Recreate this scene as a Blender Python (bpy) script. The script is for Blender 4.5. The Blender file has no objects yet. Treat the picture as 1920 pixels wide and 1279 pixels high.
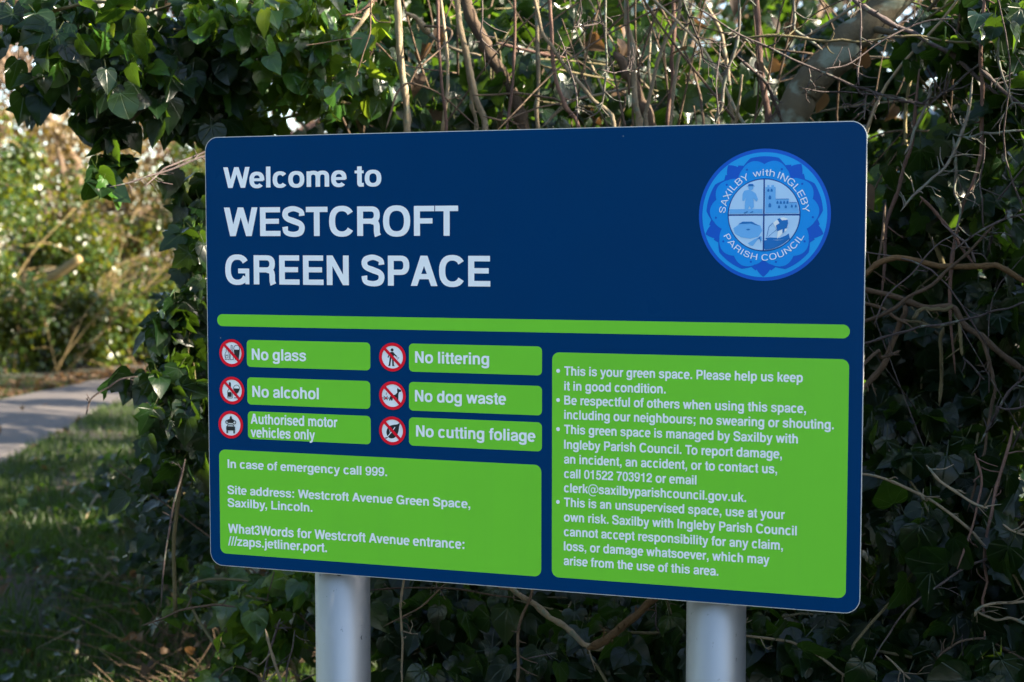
import bpy, math, random
import numpy as np
from mathutils import Vector, Matrix

S = bpy.context.scene
COL = S.collection
R_ = math.radians

# ------------------------------------------------------------------ camera
CAM_H = 1.6
PITCH = R_(3.728)
FPX = 2801.27                       # focal length in pixels of the 1920 px frame
cam_d = bpy.data.cameras.new("camera")
cam = bpy.data.objects.new("camera", cam_d)
COL.objects.link(cam)
cam.location = (0, 0, CAM_H)
cam.rotation_euler = (math.pi/2 - PITCH, 0, 0)
cam_d.sensor_width = 36.0
cam_d.lens = FPX/1920*36
cam_d.clip_start = 0.05
cam_d.clip_end = 600
cam_d.dof.use_dof = True
cam_d.dof.focus_distance = 2.66
cam_d.dof.aperture_fstop = 5.8
S.camera = cam

# ------------------------------------------------------------------ light
SUN_EL, SUN_AZ = R_(27), R_(-13)     # azimuth from +X (right of the picture) towards the viewer
sun_dir = Vector((math.cos(SUN_AZ)*math.cos(SUN_EL), math.sin(SUN_AZ)*math.cos(SUN_EL), math.sin(SUN_EL)))
sd = bpy.data.lights.new("sun", 'SUN')
sd.energy = 5.0
sd.angle = R_(0.5)
sd.color = (1.0, 0.87, 0.68)
so = bpy.data.objects.new("sun", sd)
COL.objects.link(so)
so.rotation_euler = sun_dir.to_track_quat('Z', 'Y').to_euler()
so.location = (20, -5, 20)
W = bpy.data.worlds.new("World")
S.world = W
W.use_nodes = True
wn = W.node_tree.nodes
sky = wn.new("ShaderNodeTexSky")
sky.sky_type = 'NISHITA'
sky.sun_disc = False
sky.sun_elevation = SUN_EL
sky.sun_rotation = math.pi/2 - SUN_AZ   # 0 = +Y, clockwise
sky.air_density = 1.0
sky.dust_density = 1.0
wn["Background"].inputs[1].default_value = 0.08
W.node_tree.links.new(sky.outputs[0], wn["Background"].inputs[0])
S.view_settings.view_transform = 'Standard'
S.view_settings.look = 'None'
S.view_settings.exposure = 2.90
S.view_settings.gamma = 1
S.render.engine = 'CYCLES'
S.cycles.use_denoising = True
S.cycles.max_bounces = 8
S.cycles.transparent_max_bounces = 4
S.cycles.sample_clamp_indirect = 6

# ------------------------------------------------------------------ helpers
FWD = np.array([0, math.cos(PITCH), -math.sin(PITCH)])
UPV = np.array([0, math.sin(PITCH), math.cos(PITCH)])
def at(px, py, d):
    """point seen at pixel px,py of the photograph, d metres in front of the lens"""
    return np.array([0, 0, CAM_H]) + FWD*d + np.array([1, 0, 0])*((px-960)/FPX*d) - UPV*((py-639.5)/FPX*d)

def tag(o, label=None, cat=None, group=None, kind=None):
    if label: o["label"] = label
    if cat: o["category"] = cat
    if group: o["group"] = group
    if kind: o["kind"] = kind
    return o
def thing(name, label, cat, loc=(0, 0, 0), rz=0, group=None):
    o = bpy.data.objects.new(name, None)
    o.empty_display_size = 0.1
    COL.objects.link(o)
    o.location = loc
    o.rotation_euler = (0, 0, rz)
    return tag(o, label, cat, group)
def link(name, me, mat, parent=None, local=False):
    o = bpy.data.objects.new(name, me)
    COL.objects.link(o)
    if mat is not None and not me.materials:
        me.materials.append(mat)
    if parent is not None:
        o.parent = parent
        if not local:                       # vertices given in world coordinates
            root = parent
            M = Matrix.Identity(4)
            while root is not None:
                M = Matrix.LocRotScale(root.location, root.rotation_euler, root.scale) @ M if False else M
                root = root.parent
            o.matrix_parent_inverse = WORLD(parent).inverted()
    return o
def WORLD(o):
    M = Matrix.LocRotScale(o.location, o.rotation_euler, o.scale)
    if o.parent is not None:
        M = WORLD(o.parent) @ o.matrix_parent_inverse @ M
    return M
def mesh_from(name, V, F, smooth=False):
    me = bpy.data.meshes.new(name)
    me.from_pydata([tuple(v) for v in V], [], [tuple(f) for f in F])
    if smooth:
        me.polygons.foreach_set("use_smooth", [True]*len(me.polygons))
    me.update()
    return me
def mesh_np(name, V, loops, starts, totals, smooth=True, tint=None, uv=None):
    me = bpy.data.meshes.new(name)
    me.vertices.add(len(V))
    me.vertices.foreach_set("co", np.ascontiguousarray(V, dtype=np.float32).ravel())
    me.loops.add(len(loops))
    me.loops.foreach_set("vertex_index", np.ascontiguousarray(loops, dtype=np.int32))
    me.polygons.add(len(starts))
    me.polygons.foreach_set("loop_start", np.ascontiguousarray(starts, dtype=np.int32))
    me.polygons.foreach_set("loop_total", np.ascontiguousarray(totals, dtype=np.int32))
    me.polygons.foreach_set("use_smooth", [smooth]*len(starts))
    if tint is not None:
        a = me.attributes.new("tint", 'FLOAT', 'POINT')
        a.data.foreach_set("value", np.ascontiguousarray(tint, dtype=np.float32))
    if uv is not None:
        l = me.uv_layers.new(name="UVMap")
        l.data.foreach_set("uv", np.ascontiguousarray(uv[loops], dtype=np.float32).ravel())
    me.update(calc_edges=True)
    me.validate()
    return me

# ------------------------------------------------------------------ materials
def N(nt, t, **kw):
    n = nt.nodes.new(t)
    for k, v in kw.items():
        if k.startswith("i_"):
            n.inputs[k[2:].replace("_", " ")].default_value = v
        else:
            setattr(n, k, v)
    return n
def new_mat(name):
    m = bpy.data.materials.new(name)
    m.use_nodes = True
    return m, m.node_tree, m.node_tree.nodes["Principled BSDF"]
def math_n(nt, op, a, b=None, c=None):
    n = nt.nodes.new("ShaderNodeMath")
    n.operation = op
    for i, v in enumerate((a, b, c)):
        if v is None: continue
        if isinstance(v, (int, float)): n.inputs[i].default_value = v
        else: nt.links.new(v, n.inputs[i])
    return n.outputs[0]
def mix_col(nt, fac, a, b, mode='MIX'):
    n = nt.nodes.new("ShaderNodeMix")
    n.data_type = 'RGBA'
    n.blend_type = mode
    for i, v in ((0, fac), (6, a), (7, b)):
        if isinstance(v, (int, float)): n.inputs[i].default_value = v
        elif isinstance(v, (tuple, list)): n.inputs[i].default_value = (*v[:3], 1)
        else: nt.links.new(v, n.inputs[i])
    return n.outputs[2]
def ramp(nt, fac, stops):
    n = nt.nodes.new("ShaderNodeValToRGB")
    e = n.color_ramp.elements
    while len(e) < len(stops): e.new(0.5)
    for k, (p, c) in enumerate(stops):
        e[k].position = p
        e[k].color = (*c, 1)
    nt.links.new(fac, n.inputs[0])
    return n.outputs[0]

def flat_mat(name, col, rough=0.4, spec=0.35, speck=0.0, metal=0.0, coat=0.0, speck_col=(0.05, 0.07, 0.04)):
    m, nt, b = new_mat(name)
    b.inputs["Roughness"].default_value = rough
    b.inputs["Specular IOR Level"].default_value = spec
    b.inputs["Metallic"].default_value = metal
    b.inputs["Coat Weight"].default_value = coat
    b.inputs["Coat Roughness"].default_value = 0.12
    tc = N(nt, "ShaderNodeTexCoord")
    no = N(nt, "ShaderNodeTexNoise", i_Scale=9.0, i_Detail=5.0)
    nt.links.new(tc.outputs["Object"], no.inputs["Vector"])
    d = tuple(c*0.9 for c in col)
    c = mix_col(nt, no.outputs[0], col, d)
    if speck:
        v = N(nt, "ShaderNodeTexVoronoi", i_Scale=26.0)
        nt.links.new(tc.outputs["Object"], v.inputs["Vector"])
        near = math_n(nt, 'LESS_THAN', v.outputs["Distance"], 0.036)
        sel = N(nt, "ShaderNodeSeparateColor")
        nt.links.new(v.outputs["Color"], sel.inputs[0])
        rare = math_n(nt, 'LESS_THAN', sel.outputs[0], speck)
        c = mix_col(nt, math_n(nt, 'MULTIPLY', math_n(nt, 'MULTIPLY', near, rare), 0.75), c, speck_col)
        mp = N(nt, "ShaderNodeMapping")
        mp.inputs["Scale"].default_value = (22, 22, 1.1)
        st = N(nt, "ShaderNodeTexNoise", i_Scale=1.0, i_Detail=6.0, i_Roughness=0.65)
        nt.links.new(tc.outputs["Object"], mp.inputs[0])
        nt.links.new(mp.outputs[0], st.inputs["Vector"])
        c = mix_col(nt, math_n(nt, 'MULTIPLY', math_n(nt, 'MAXIMUM', math_n(nt, 'SUBTRACT', st.outputs[0], 0.5), 0.0), 0.30), c, tuple(0.5*x+y for x, y in zip(col, (0.004, 0.03, 0.035))))
        rg = math_n(nt, 'MULTIPLY_ADD', no.outputs[0], 0.14, rough-0.07)
        nt.links.new(rg, b.inputs["Roughness"])
    nt.links.new(c, b.inputs["Base Color"])
    return m

def bark_mat(name, c1, c2, scale=30.0, lichen=0.0, rough=0.85):
    m, nt, b = new_mat(name)
    tc = N(nt, "ShaderNodeTexCoord")
    n1 = N(nt, "ShaderNodeTexNoise", i_Scale=scale, i_Detail=9.0, i_Roughness=0.75)
    nt.links.new(tc.outputs["Object"], n1.inputs["Vector"])
    at_ = N(nt, "ShaderNodeAttribute", attribute_name="tint")
    f = math_n(nt, 'MULTIPLY_ADD', n1.outputs[0], 1.6, -0.3)
    c = mix_col(nt, f, c1, c2)
    br = math_n(nt, 'MULTIPLY_ADD', at_.outputs["Fac"], 0.7, 0.65)
    hv = N(nt, "ShaderNodeHueSaturation")
    nt.links.new(br, hv.inputs["Value"])
    nt.links.new(c, hv.inputs["Color"])
    c = hv.outputs[0]
    if lichen:
        n2 = N(nt, "ShaderNodeTexNoise", i_Scale=scale*1.3, i_Detail=3.0)
        nt.links.new(tc.outputs["Object"], n2.inputs["Vector"])
        f2 = math_n(nt, 'SMOOTH_MIN', math_n(nt, 'MULTIPLY', math_n(nt, 'MAXIMUM', math_n(nt, 'SUBTRACT', n2.outputs[0], 0.62-0.2*lichen), 0.0), 9.0), 0.9, 0.1)
        c = mix_col(nt, f2, c, (0.13, 0.15, 0.115))
    nt.links.new(c, b.inputs["Base Color"])
    b.inputs["Roughness"].default_value = rough
    b.inputs["Specular IOR Level"].default_value = 0.25
    bp = N(nt, "ShaderNodeBump", i_Strength=0.9, i_Distance=0.008)
    nt.links.new(n1.outputs[0], bp.inputs["Height"])
    nt.links.new(bp.outputs[0], b.inputs["Normal"])
    return m

def leaf_mat(name, dark, light, vein, trans, tfac=0.3, rough=0.34, veins=True, spec=0.5):
    m, nt, b = new_mat(name)
    a = N(nt, "ShaderNodeAttribute", attribute_name="tint")
    c = mix_col(nt, a.outputs["Fac"], dark, light)
    tc = N(nt, "ShaderNodeTexCoord")
    no = N(nt, "ShaderNodeTexNoise", i_Scale=45.0, i_Detail=3.0)
    nt.links.new(tc.outputs["Object"], no.inputs["Vector"])
    c = mix_col(nt, math_n(nt, 'MULTIPLY', no.outputs[0], 0.45), c, tuple(0.55*x for x in dark))
    uv = N(nt, "ShaderNodeUVMap", uv_map="UVMap")
    sp = N(nt, "ShaderNodeSeparateXYZ")
    nt.links.new(uv.outputs[0], sp.inputs[0])
    x = math_n(nt, 'ABSOLUTE', sp.outputs[0])
    y = sp.outputs[1]
    if veins:
        ang = math_n(nt, 'ARCTAN2', x, math_n(nt, 'ADD', y, 0.02))
        rr = math_n(nt, 'SQRT', math_n(nt, 'ADD', math_n(nt, 'MULTIPLY', x, x), math_n(nt, 'MULTIPLY', y, y)))
        best = None
        for a0 in (0.0, 0.62, 1.25):
            dd = math_n(nt, 'MULTIPLY', math_n(nt, 'ABSOLUTE', math_n(nt, 'SUBTRACT', ang, a0)), rr)
            best = dd if best is None else math_n(nt, 'MINIMUM', best, dd)
        vf = math_n(nt, 'SUBTRACT', 1.0, math_n(nt, 'MINIMUM', math_n(nt, 'DIVIDE', best, 0.022), 1.0))
        c = mix_col(nt, math_n(nt, 'MULTIPLY', vf, 0.7), c, vein)
        hgt = math_n(nt, 'MULTIPLY_ADD', no.outputs[0], 0.7, math_n(nt, 'MULTIPLY', vf, -0.6))
        bp = N(nt, "ShaderNodeBump", i_Strength=0.35, i_Distance=0.004)
        nt.links.new(hgt, bp.inputs["Height"])
        nt.links.new(bp.outputs[0], b.inputs["Normal"])
    stalk = math_n(nt, 'LESS_THAN', y, -0.16)
    c = mix_col(nt, stalk, c, (0.035, 0.04, 0.015))
    nt.links.new(c, b.inputs["Base Color"])
    b.inputs["Roughness"].default_value = rough
    b.inputs["Specular IOR Level"].default_value = spec
    t = N(nt, "ShaderNodeBsdfTranslucent")
    tcol = mix_col(nt, a.outputs["Fac"], tuple(0.7*x for x in trans), trans)
    nt.links.new(tcol, t.inputs["Color"])
    mx = N(nt, "ShaderNodeMixShader")
    mx.inputs[0].default_value = tfac
    nt.links.new(b.outputs[0], mx.inputs[1])
    nt.links.new(t.outputs[0], mx.inputs[2])
    nt.links.new(mx.outputs[0], nt.nodes["Material Output"].inputs["Surface"])
    return m

M = {}
M["navy"] = flat_mat("navy_print", (0.0, 0.037, 0.128), 0.30, 0.04, speck=0.16, speck_col=(0.16, 0.2, 0.24))
M["green"] = flat_mat("green_print", (0.175, 0.62, 0.036), 0.35, 0.2, speck=0.07)
M["white"] = flat_mat("white_print", (0.88, 0.90, 0.92), 0.4, 0.3)
M["red"] = flat_mat("red_print", (0.80, 0.006, 0.025), 0.4, 0.15)
M["black"] = flat_mat("black_print", (0.012, 0.016, 0.022), 0.4, 0.4)
M["royal"] = flat_mat("royal_blue_print", (0.0, 0.10, 0.58), 0.35, 0.2)
M["azure"] = flat_mat("azure_print", (0.008, 0.36, 0.82), 0.35, 0.2)
M["azure2"] = flat_mat("mid_azure_print", (0.0, 0.285, 0.80), 0.35, 0.2)
M["paleblue"] = flat_mat("pale_blue_print", (0.48, 0.70, 0.94), 0.35, 0.2)
M["softblue"] = flat_mat("soft_blue_print", (0.16, 0.46, 0.86), 0.35, 0.2)
M["midblue"] = flat_mat("steel_blue_print", (0.01, 0.17, 0.52), 0.35, 0.2)
M["deepblue"] = flat_mat("deep_blue_print", (0.001, 0.06, 0.30), 0.35, 0.2)
M["alu"] = flat_mat("panel_edge_aluminium", (0.62, 0.62, 0.60), 0.4, 0.5, metal=0.3)

def post_mat():
    m, nt, b = new_mat("grey_post_coating")
    tc = N(nt, "ShaderNodeTexCoord")
    n = N(nt, "ShaderNodeTexNoise", i_Scale=14.0, i_Detail=6.0, i_Roughness=0.65)
    mp = N(nt, "ShaderNodeMapping")
    mp.inputs["Scale"].default_value = (1, 1, 0.35)
    nt.links.new(tc.outputs["Object"], mp.inputs[0])
    nt.links.new(mp.outputs[0], n.inputs["Vector"])
    c = mix_col(nt, n.outputs[0], (0.36, 0.36, 0.355), (0.27, 0.275, 0.275))
    # small scuffs and dirt flecks
    v = N(nt, "ShaderNodeTexNoise", i_Scale=75.0, i_Detail=4.0, i_Roughness=0.7)
    mp2 = N(nt, "ShaderNodeMapping")
    mp2.inputs["Scale"].default_value = (1, 1, 0.55)
    mp2.inputs["Rotation"].default_value = (0.3, 0.2, 0)
    nt.links.new(tc.outputs["Object"], mp2.inputs[0])
    nt.links.new(mp2.outputs[0], v.inputs["Vector"])
    f = math_n(nt, 'MINIMUM', math_n(nt, 'MULTIPLY', math_n(nt, 'MAXIMUM', math_n(nt, 'SUBTRACT', v.outputs[0], 0.655), 0.0), 14.0), 0.75)
    c = mix_col(nt, f, c, (0.05, 0.05, 0.05))
    nt.links.new(c, b.inputs["Base Color"])
    b.inputs["Metallic"].default_value = 0.75
    b.inputs["Roughness"].default_value = 0.46
    return m
M["post"] = post_mat()

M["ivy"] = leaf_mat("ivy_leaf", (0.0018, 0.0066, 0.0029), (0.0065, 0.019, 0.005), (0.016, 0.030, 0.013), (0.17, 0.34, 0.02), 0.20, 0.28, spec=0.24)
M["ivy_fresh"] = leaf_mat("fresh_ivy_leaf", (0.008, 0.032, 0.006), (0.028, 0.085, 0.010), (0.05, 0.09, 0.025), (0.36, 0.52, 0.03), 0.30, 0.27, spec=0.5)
M["ivy_far"] = leaf_mat("distant_leaf", (0.008, 0.026, 0.005), (0.042, 0.066, 0.008), (0.1, 0.15, 0.05), (0.32, 0.36, 0.02), 0.26, 0.34, veins=False, spec=0.35)
M["olive"] = leaf_mat("olive_leaf", (0.030, 0.022, 0.008), (0.105, 0.068, 0.018), (0.2, 0.2, 0.08), (0.36, 0.25, 0.03), 0.25, 0.45, veins=False)
M["dead_leaf"] = leaf_mat("dead_leaf", (0.036, 0.022, 0.013), (0.105, 0.066, 0.038), (0.2, 0.13, 0.07), (0.35, 0.18, 0.06), 0.25, 0.6, veins=False, spec=0.2)
M["grassblade"] = leaf_mat("grass_blade", (0.004, 0.013, 0.003), (0.028, 0.046, 0.006), (0.1, 0.15, 0.05), (0.16, 0.30, 0.03), 0.25, 0.5, veins=False, spec=0.3)
M["stem_pale"] = bark_mat("pale_stem_bark", (0.13, 0.10, 0.062), (0.27, 0.215, 0.14), 34, 0.2)
M["stem_brown"] = bark_mat("brown_stem_bark", (0.038, 0.026, 0.017), (0.12, 0.08, 0.05), 40)
M["stem_red"] = bark_mat("reddish_stem_bark", (0.075, 0.042, 0.032), (0.17, 0.10, 0.075), 40)
M["twig_dark"] = bark_mat("dark_twig_bark", (0.03, 0.024, 0.024), (0.10, 0.075, 0.068), 45, 0.2)
M["lichen"] = bark_mat("lichened_bark", (0.06, 0.05, 0.042), (0.14, 0.125, 0.10), 45, 0.6)
M["trunk"] = bark_mat("smooth_trunk_bark", (0.055, 0.045, 0.026), (0.13, 0.105, 0.062), 14, 0.25)
M["straw"] = bark_mat("dry_stalk", (0.11, 0.08, 0.036), (0.21, 0.155, 0.07), 20)
M["vine"] = bark_mat("ivy_stem", (0.06, 0.055, 0.025), (0.15, 0.12, 0.06), 40)
M["rust_vine"] = bark_mat("rooted_ivy_stem", (0.075, 0.042, 0.014), (0.17, 0.10, 0.045), 70)

# ------------------------------------------------------------------ tubes
def smooth_path(P, n):
    """Catmull-Rom through P, n samples per span"""
    P = np.asarray(P, float)
    if len(P) < 3: 
        t = np.linspace(0, 1, max(2, n+1))[:, None]
        return P[0]*(1-t)+P[-1]*t
    Q = np.vstack([2*P[0]-P[1], P, 2*P[-1]-P[-2]])
    out = []
    for i in range(1, len(Q)-2):
        t = np.linspace(0, 1, n, endpoint=False)[:, None]
        a, b, c, d = Q[i-1], Q[i], Q[i+1], Q[i+2]
        out.append(0.5*((2*b)+(c-a)*t+(2*a-5*b+4*c-d)*t*t+(3*b-a-3*c+d)*t**3))
    out.append(P[-1][None])
    return np.vstack(out)

class Tubes:
    def __init__(self):
        self.V, self.F, self.T, self.n = [], [], [], 0
    def add(self, P, r, seg=5, tint=0.5, knob=0.0, rng=None):
        P = np.asarray(P, float)
        n = len(P)
        r = np.broadcast_to(np.asarray(r, float), (n,)) if np.ndim(r) == 0 else np.interp(np.linspace(0, 1, n), np.linspace(0, 1, len(r)), r)
        if knob and rng is not None:
            r = r*(1+knob*(rng.random(n)**4)*1.8-knob*0.2)
        T = np.gradient(P, axis=0)
        T /= np.linalg.norm(T, axis=1)[:, None]+1e-12
        ref = np.array([0.31, 0.9, 0.27])
        A = np.cross(T, ref); A /= np.linalg.norm(A, axis=1)[:, None]+1e-12
        B = np.cross(T, A)
        th = np.arange(seg)*2*math.pi/seg
        ring = P[:, None]+r[:, None, None]*(A[:, None]*np.cos(th)[None, :, None]+B[:, None]*np.sin(th)[None, :, None])
        self.V.append(ring.reshape(-1, 3))
        i = np.arange(n-1)[:, None]*seg+np.arange(seg)[None]
        j = np.arange(n-1)[:, None]*seg+(np.arange(seg)[None]+1) % seg
        q = np.stack([i, j, j+seg, i+seg], -1).reshape(-1, 4)+self.n
        self.F.append(q)
        self.T.append(np.full(n*seg, tint))
        self.n += n*seg
        # caps
        self.V.append(P[[0, -1]]); self.T.append(np.full(2, tint))
        c0, c1 = self.n, self.n+1
        k = np.arange(seg); k2 = (k+1) % seg
        base = self.n-n*seg
        self.F.append(np.stack([k2+base, k+base, np.full(seg, c0), np.full(seg, -1)], -1))
        last = base+(n-1)*seg
        self.F.append(np.stack([k+last, k2+last, np.full(seg, c1), np.full(seg, -1)], -1))
        self.n += 2
    def mesh(self, name):
        V = np.vstack(self.V); F = np.vstack(self.F); T = np.concatenate(self.T)
        tot = np.where(F[:, 3] < 0, 3, 4)
        loops = F.ravel(); loops = loops[loops >= 0]
        st = np.concatenate([[0], np.cumsum(tot)[:-1]])
        return mesh_np(name, V, loops, st, tot, True, T)

def wobble(P, amp, rng):
    P = np.array(P, float)
    n = len(P)
    k = max(3, n//3)
    w = rng.normal(0, amp, (k, 3))
    t = np.linspace(0, k-1, n)
    return P+np.stack([np.interp(t, np.arange(k), w[:, i]) for i in range(3)], 1)

# ------------------------------------------------------------------ leaves
def leaf_template(kind):
    if kind == "ivy":
        half = [(0.0, 0.0), (0.20, -0.13), (0.40, -0.05), (0.50, 0.12), (0.36, 0.24), (0.46, 0.46), (0.26, 0.52), (0.16, 0.78), (0.0, 1.0)]
    elif kind == "heart":
        half = [(0.0, 0.0), (0.18, -0.10), (0.36, -0.03), (0.45, 0.15), (0.43, 0.34), (0.34, 0.56), (0.22, 0.74), (0.10, 0.90), (0.0, 1.05)]
    elif kind == "round":
        half = [(0.0, 0.0), (0.16, -0.06), (0.34, 0.0), (0.47, 0.18), (0.50, 0.40), (0.44, 0.62), (0.30, 0.82), (0.14, 0.95), (0.0, 1.0)]
    else:
        half = [(0.0, 0.0), (0.16, 0.10), (0.26, 0.30), (0.28, 0.45), (0.25, 0.60), (0.19, 0.75), (0.11, 0.89), (0.05, 0.97), (0.0, 1.05)]
    nh = len(half)
    mid_y = [0.0, 0.02, 0.05, 0.13, 0.27, 0.44, 0.56, 0.78, 1.0]
    tip = half[-1][1]
    mid = [(0.0, min(y, tip)) for y in mid_y]
    V, F = [], []
    idx_mid = []
    for k in range(nh):
        idx_mid.append(len(V)); V.append((0, mid[k][1] if k < nh-1 else tip))
    right, left = [], []
    for k in range(1, nh-1):
        right.append(len(V)); V.append(half[k])
        left.append(len(V)); V.append((-half[k][0], half[k][1]))
    R2 = [idx_mid[0]]+right+[idx_mid[-1]]
    L2 = [idx_mid[0]]+left+[idx_mid[-1]]
    for k in range(nh-1):
        q = [idx_mid[k], R2[k], R2[k+1], idx_mid[k+1]]
        q2 = [idx_mid[k+1], L2[k+1], L2[k], idx_mid[k]]
        for f in (q, q2):
            g = []
            for v in f:
                if v not in g: g.append(v)
            if len(g) >= 3: F.append(g)
    # petiole
    b = len(V)
    V += [(-0.014, 0.0), (0.014, 0.0), (0.012, -0.3), (-0.012, -0.3), (0.008, -0.5), (-0.008, -0.5)]
    F += [[b, b+3, b+2, b+1], [b+3, b+5, b+4, b+2]]
    return np.array(V, float), F
TEMPL = {k: leaf_template(k) for k in ("ivy", "heart", "round", "lance")}
V0 = np.array([(0, 0), (0.36, 0.3), (0.3, 0.7), (0, 1.05), (-0.3, 0.7), (-0.36, 0.3), (0, 0.5)], float)
TEMPL["far"] = (V0, [[0, 1, 6], [1, 2, 6], [2, 3, 6], [3, 4, 6], [4, 5, 6], [5, 0, 6]])

def leaves_mesh(name, P, Nn, D, size, kinds, rng, tint, fold=(0.05, 0.35), curl=(0.0, 0.5)):
    """one foliage mesh: a leaf at every P, facing Nn, tip along D"""
    Nn = Nn/(np.linalg.norm(Nn, axis=1)[:, None]+1e-9)
    D = D-Nn*np.sum(D*Nn, 1)[:, None]
    D /= np.linalg.norm(D, axis=1)[:, None]+1e-9
    X = np.cross(D, Nn)
    which = rng.integers(0, len(kinds), len(P))
    Vs, Ls, Ts, TT, UU = [], [], [], [], []
    base = 0
    for w, kd in enumerate(kinds):
        sel = np.where(which == w)[0]
        if not len(sel): continue
        tv, tf = TEMPL[kd]
        m = len(tv); k = len(sel)
        fo = rng.uniform(*fold, k)[:, None]; cu = rng.uniform(*curl, k)[:, None]
        asp = rng.uniform(0.85, 1.15, k)[:, None]
        bend = rng.normal(0, 0.12, k)[:, None]
        x = tv[None, :, 0]*asp+bend*np.maximum(tv[None, :, 1], 0)**2
        y = tv[None, :, 1]+0*x
        z = -0.0+fo*np.abs(tv[None, :, 0])-cu*np.maximum(y, 0)**2*0.6+0.10*np.sin(y*7+rng.uniform(0, 6, (k, 1)))*np.abs(tv[None, :, 0])*1.2
        z = np.where(y < -0.2, z-0.5*(y+0.2)**2*1.5, z)
        s = size[sel][:, None]
        wv = P[sel][:, None]+(x*s)[..., None]*X[sel][:, None]+(y*s)[..., None]*D[sel][:, None]+(z*s)[..., None]*Nn[sel][:, None]
        Vs.append(wv.reshape(-1, 3))
        off = (np.arange(k)*m+base)
        lens = np.array([len(f) for f in tf])
        fl = np.concatenate([np.array(f) for f in tf])
        Ls.append((off[:, None]+fl[None]).ravel())
        Ts.append(np.tile(lens, k))
        TT.append(np.repeat(tint[sel], m))
        UU.append(np.tile(tv, (k, 1)))
        base += k*m
    tot = np.concatenate(Ts)
    st = np.concatenate([[0], np.cumsum(tot)[:-1]])
    return mesh_np(name, np.vstack(Vs), np.concatenate(Ls), st, tot, True, np.concatenate(TT), np.vstack(UU))

# ================================================================== GROUND
rng = np.random.default_rng(7)
def ground_h(x, y):
    return 0.05*np.sin(x*0.7+0.4)*np.sin(y*0.5)+0.03*np.sin(x*2.1)*np.cos(y*1.7)
def grid_ground():
    xs = np.concatenate([[-200, -80, -40, -25], np.linspace(-16, 12, 57), [20, 40, 80, 200]])
    ys = np.concatenate([[-200, -60, -20, -8], np.linspace(-3, 30, 67), [40, 60, 120, 220]])
    X, Y = np.meshgrid(xs, ys)
    near = np.clip((14-np.abs(X+2))/4, 0, 1)*np.clip((Y+2)/3, 0, 1)*np.clip((29-Y)/4, 0, 1)
    # the ground is level under the path
    d = np.clip((np.abs(X+4.6)-1.2)/1.2, 0, 1)
    d = np.where(Y > 15, np.clip(d*0.4, 0, 0.25), d)
    Z = ground_h(X, Y)*near*d
    V = np.stack([X, Y, Z], -1).reshape(-1, 3)
    nx = len(xs); F = []
    for j in range(len(ys)-1):
        for i in range(nx-1):
            a = j*nx+i
            F.append((a, a+1, a+nx+1, a+nx))
    return mesh_from("ground", V, F, True)
def soil_mat():
    m, nt, b = new_mat("grassy_soil")
    tc = N(nt, "ShaderNodeTexCoord")
    n1 = N(nt, "ShaderNodeTexNoise", i_Scale=0.9, i_Detail=6.0, i_Roughness=0.6)
    n2 = N(nt, "ShaderNodeTexNoise", i_Scale=22.0, i_Detail=6.0, i_Roughness=0.7)
    for n in (n1, n2): nt.links.new(tc.outputs["Object"], n.inputs["Vector"])
    g = mix_col(nt, n2.outputs[0], (0.007, 0.013, 0.004), (0.024, 0.032, 0.010))
    s = mix_col(nt, n2.outputs[0], (0.011, 0.008, 0.005), (0.045, 0.031, 0.02))
    f = ramp(nt, n1.outputs[0], [(0.42, (0, 0, 0)), (0.58, (1, 1, 1))])
    c = mix_col(nt, f, g, s)
    nt.links.new(c, b.inputs["Base Color"])
    b.inputs["Roughness"].default_value = 0.95
    bp = N(nt, "ShaderNodeBump", i_Strength=0.8, i_Distance=0.03)
    nt.links.new(n2.outputs[0], bp.inputs["Height"])
    nt.links.new(bp.outputs[0], b.inputs["Normal"])
    return m
tag(link("ground", grid_ground(), soil_mat()), kind="structure")

def tarmac_mat():
    m, nt, b = new_mat("worn_tarmac")
    tc = N(nt, "ShaderNodeTexCoord")
    n1 = N(nt, "ShaderNodeTexNoise", i_Scale=1.3, i_Detail=5.0)
    n2 = N(nt, "ShaderNodeTexNoise", i_Scale=160.0, i_Detail=3.0)
    for n in (n1, n2): nt.links.new(tc.outputs["Object"], n.inputs["Vector"])
    c = mix_col(nt, n1.outputs[0], (0.052, 0.043, 0.039), (0.085, 0.070, 0.063))
    c = mix_col(nt, math_n(nt, 'MULTIPLY', n2.outputs[0], 0.5), c, (0.06, 0.057, 0.055))
    nt.links.new(c, b.inputs["Base Color"])
    b.inputs["Roughness"].default_value = 0.75
    bp = N(nt, "ShaderNodeBump", i_Strength=0.5, i_Distance=0.004)
    nt.links.new(n2.outputs[0], bp.inputs["Height"])
    nt.links.new(bp.outputs[0], b.inputs["Normal"])
    return m
RE = smooth_path([(-3.55, -6, 0), (-3.6, 4, 0), (-3.72, 9, 0), (-3.82, 12, 0), (-4.0, 14.6, 0), (-3.85, 16.0, 0), (-3.1, 17.1, 0), (-1.2, 18, 0), (4, 19, 0), (14, 20.5, 0)], 8)
LE = smooth_path([(-5.5, -6, 0), (-5.5, 4, 0), (-5.5, 9, 0), (-5.45, 12, 0), (-5.25, 15.2, 0), (-4.85, 17.4, 0), (-4.2, 18.5, 0), (-2, 19.7, 0), (4, 20.8, 0), (14, 22.4, 0)], 8)
pr = np.random.default_rng(3)
RE[:, 0] += pr.normal(0, 0.02, len(RE)); LE[:, 0] += pr.normal(0, 0.02, len(LE))
pv = []
for a, b in zip(LE, RE):
    for t, z in ((0, 0.0), (0.04, 0.014), (0.5, 0.03), (0.96, 0.014), (1, 0.0)):
        q = a*(1-t)+b*t; pv.append((q[0], q[1], z))
pf = [(i*5+k, i*5+k+1, i*5+k+6, i*5+k+5) for i in range(len(RE)-1) for k in range(4)]
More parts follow.
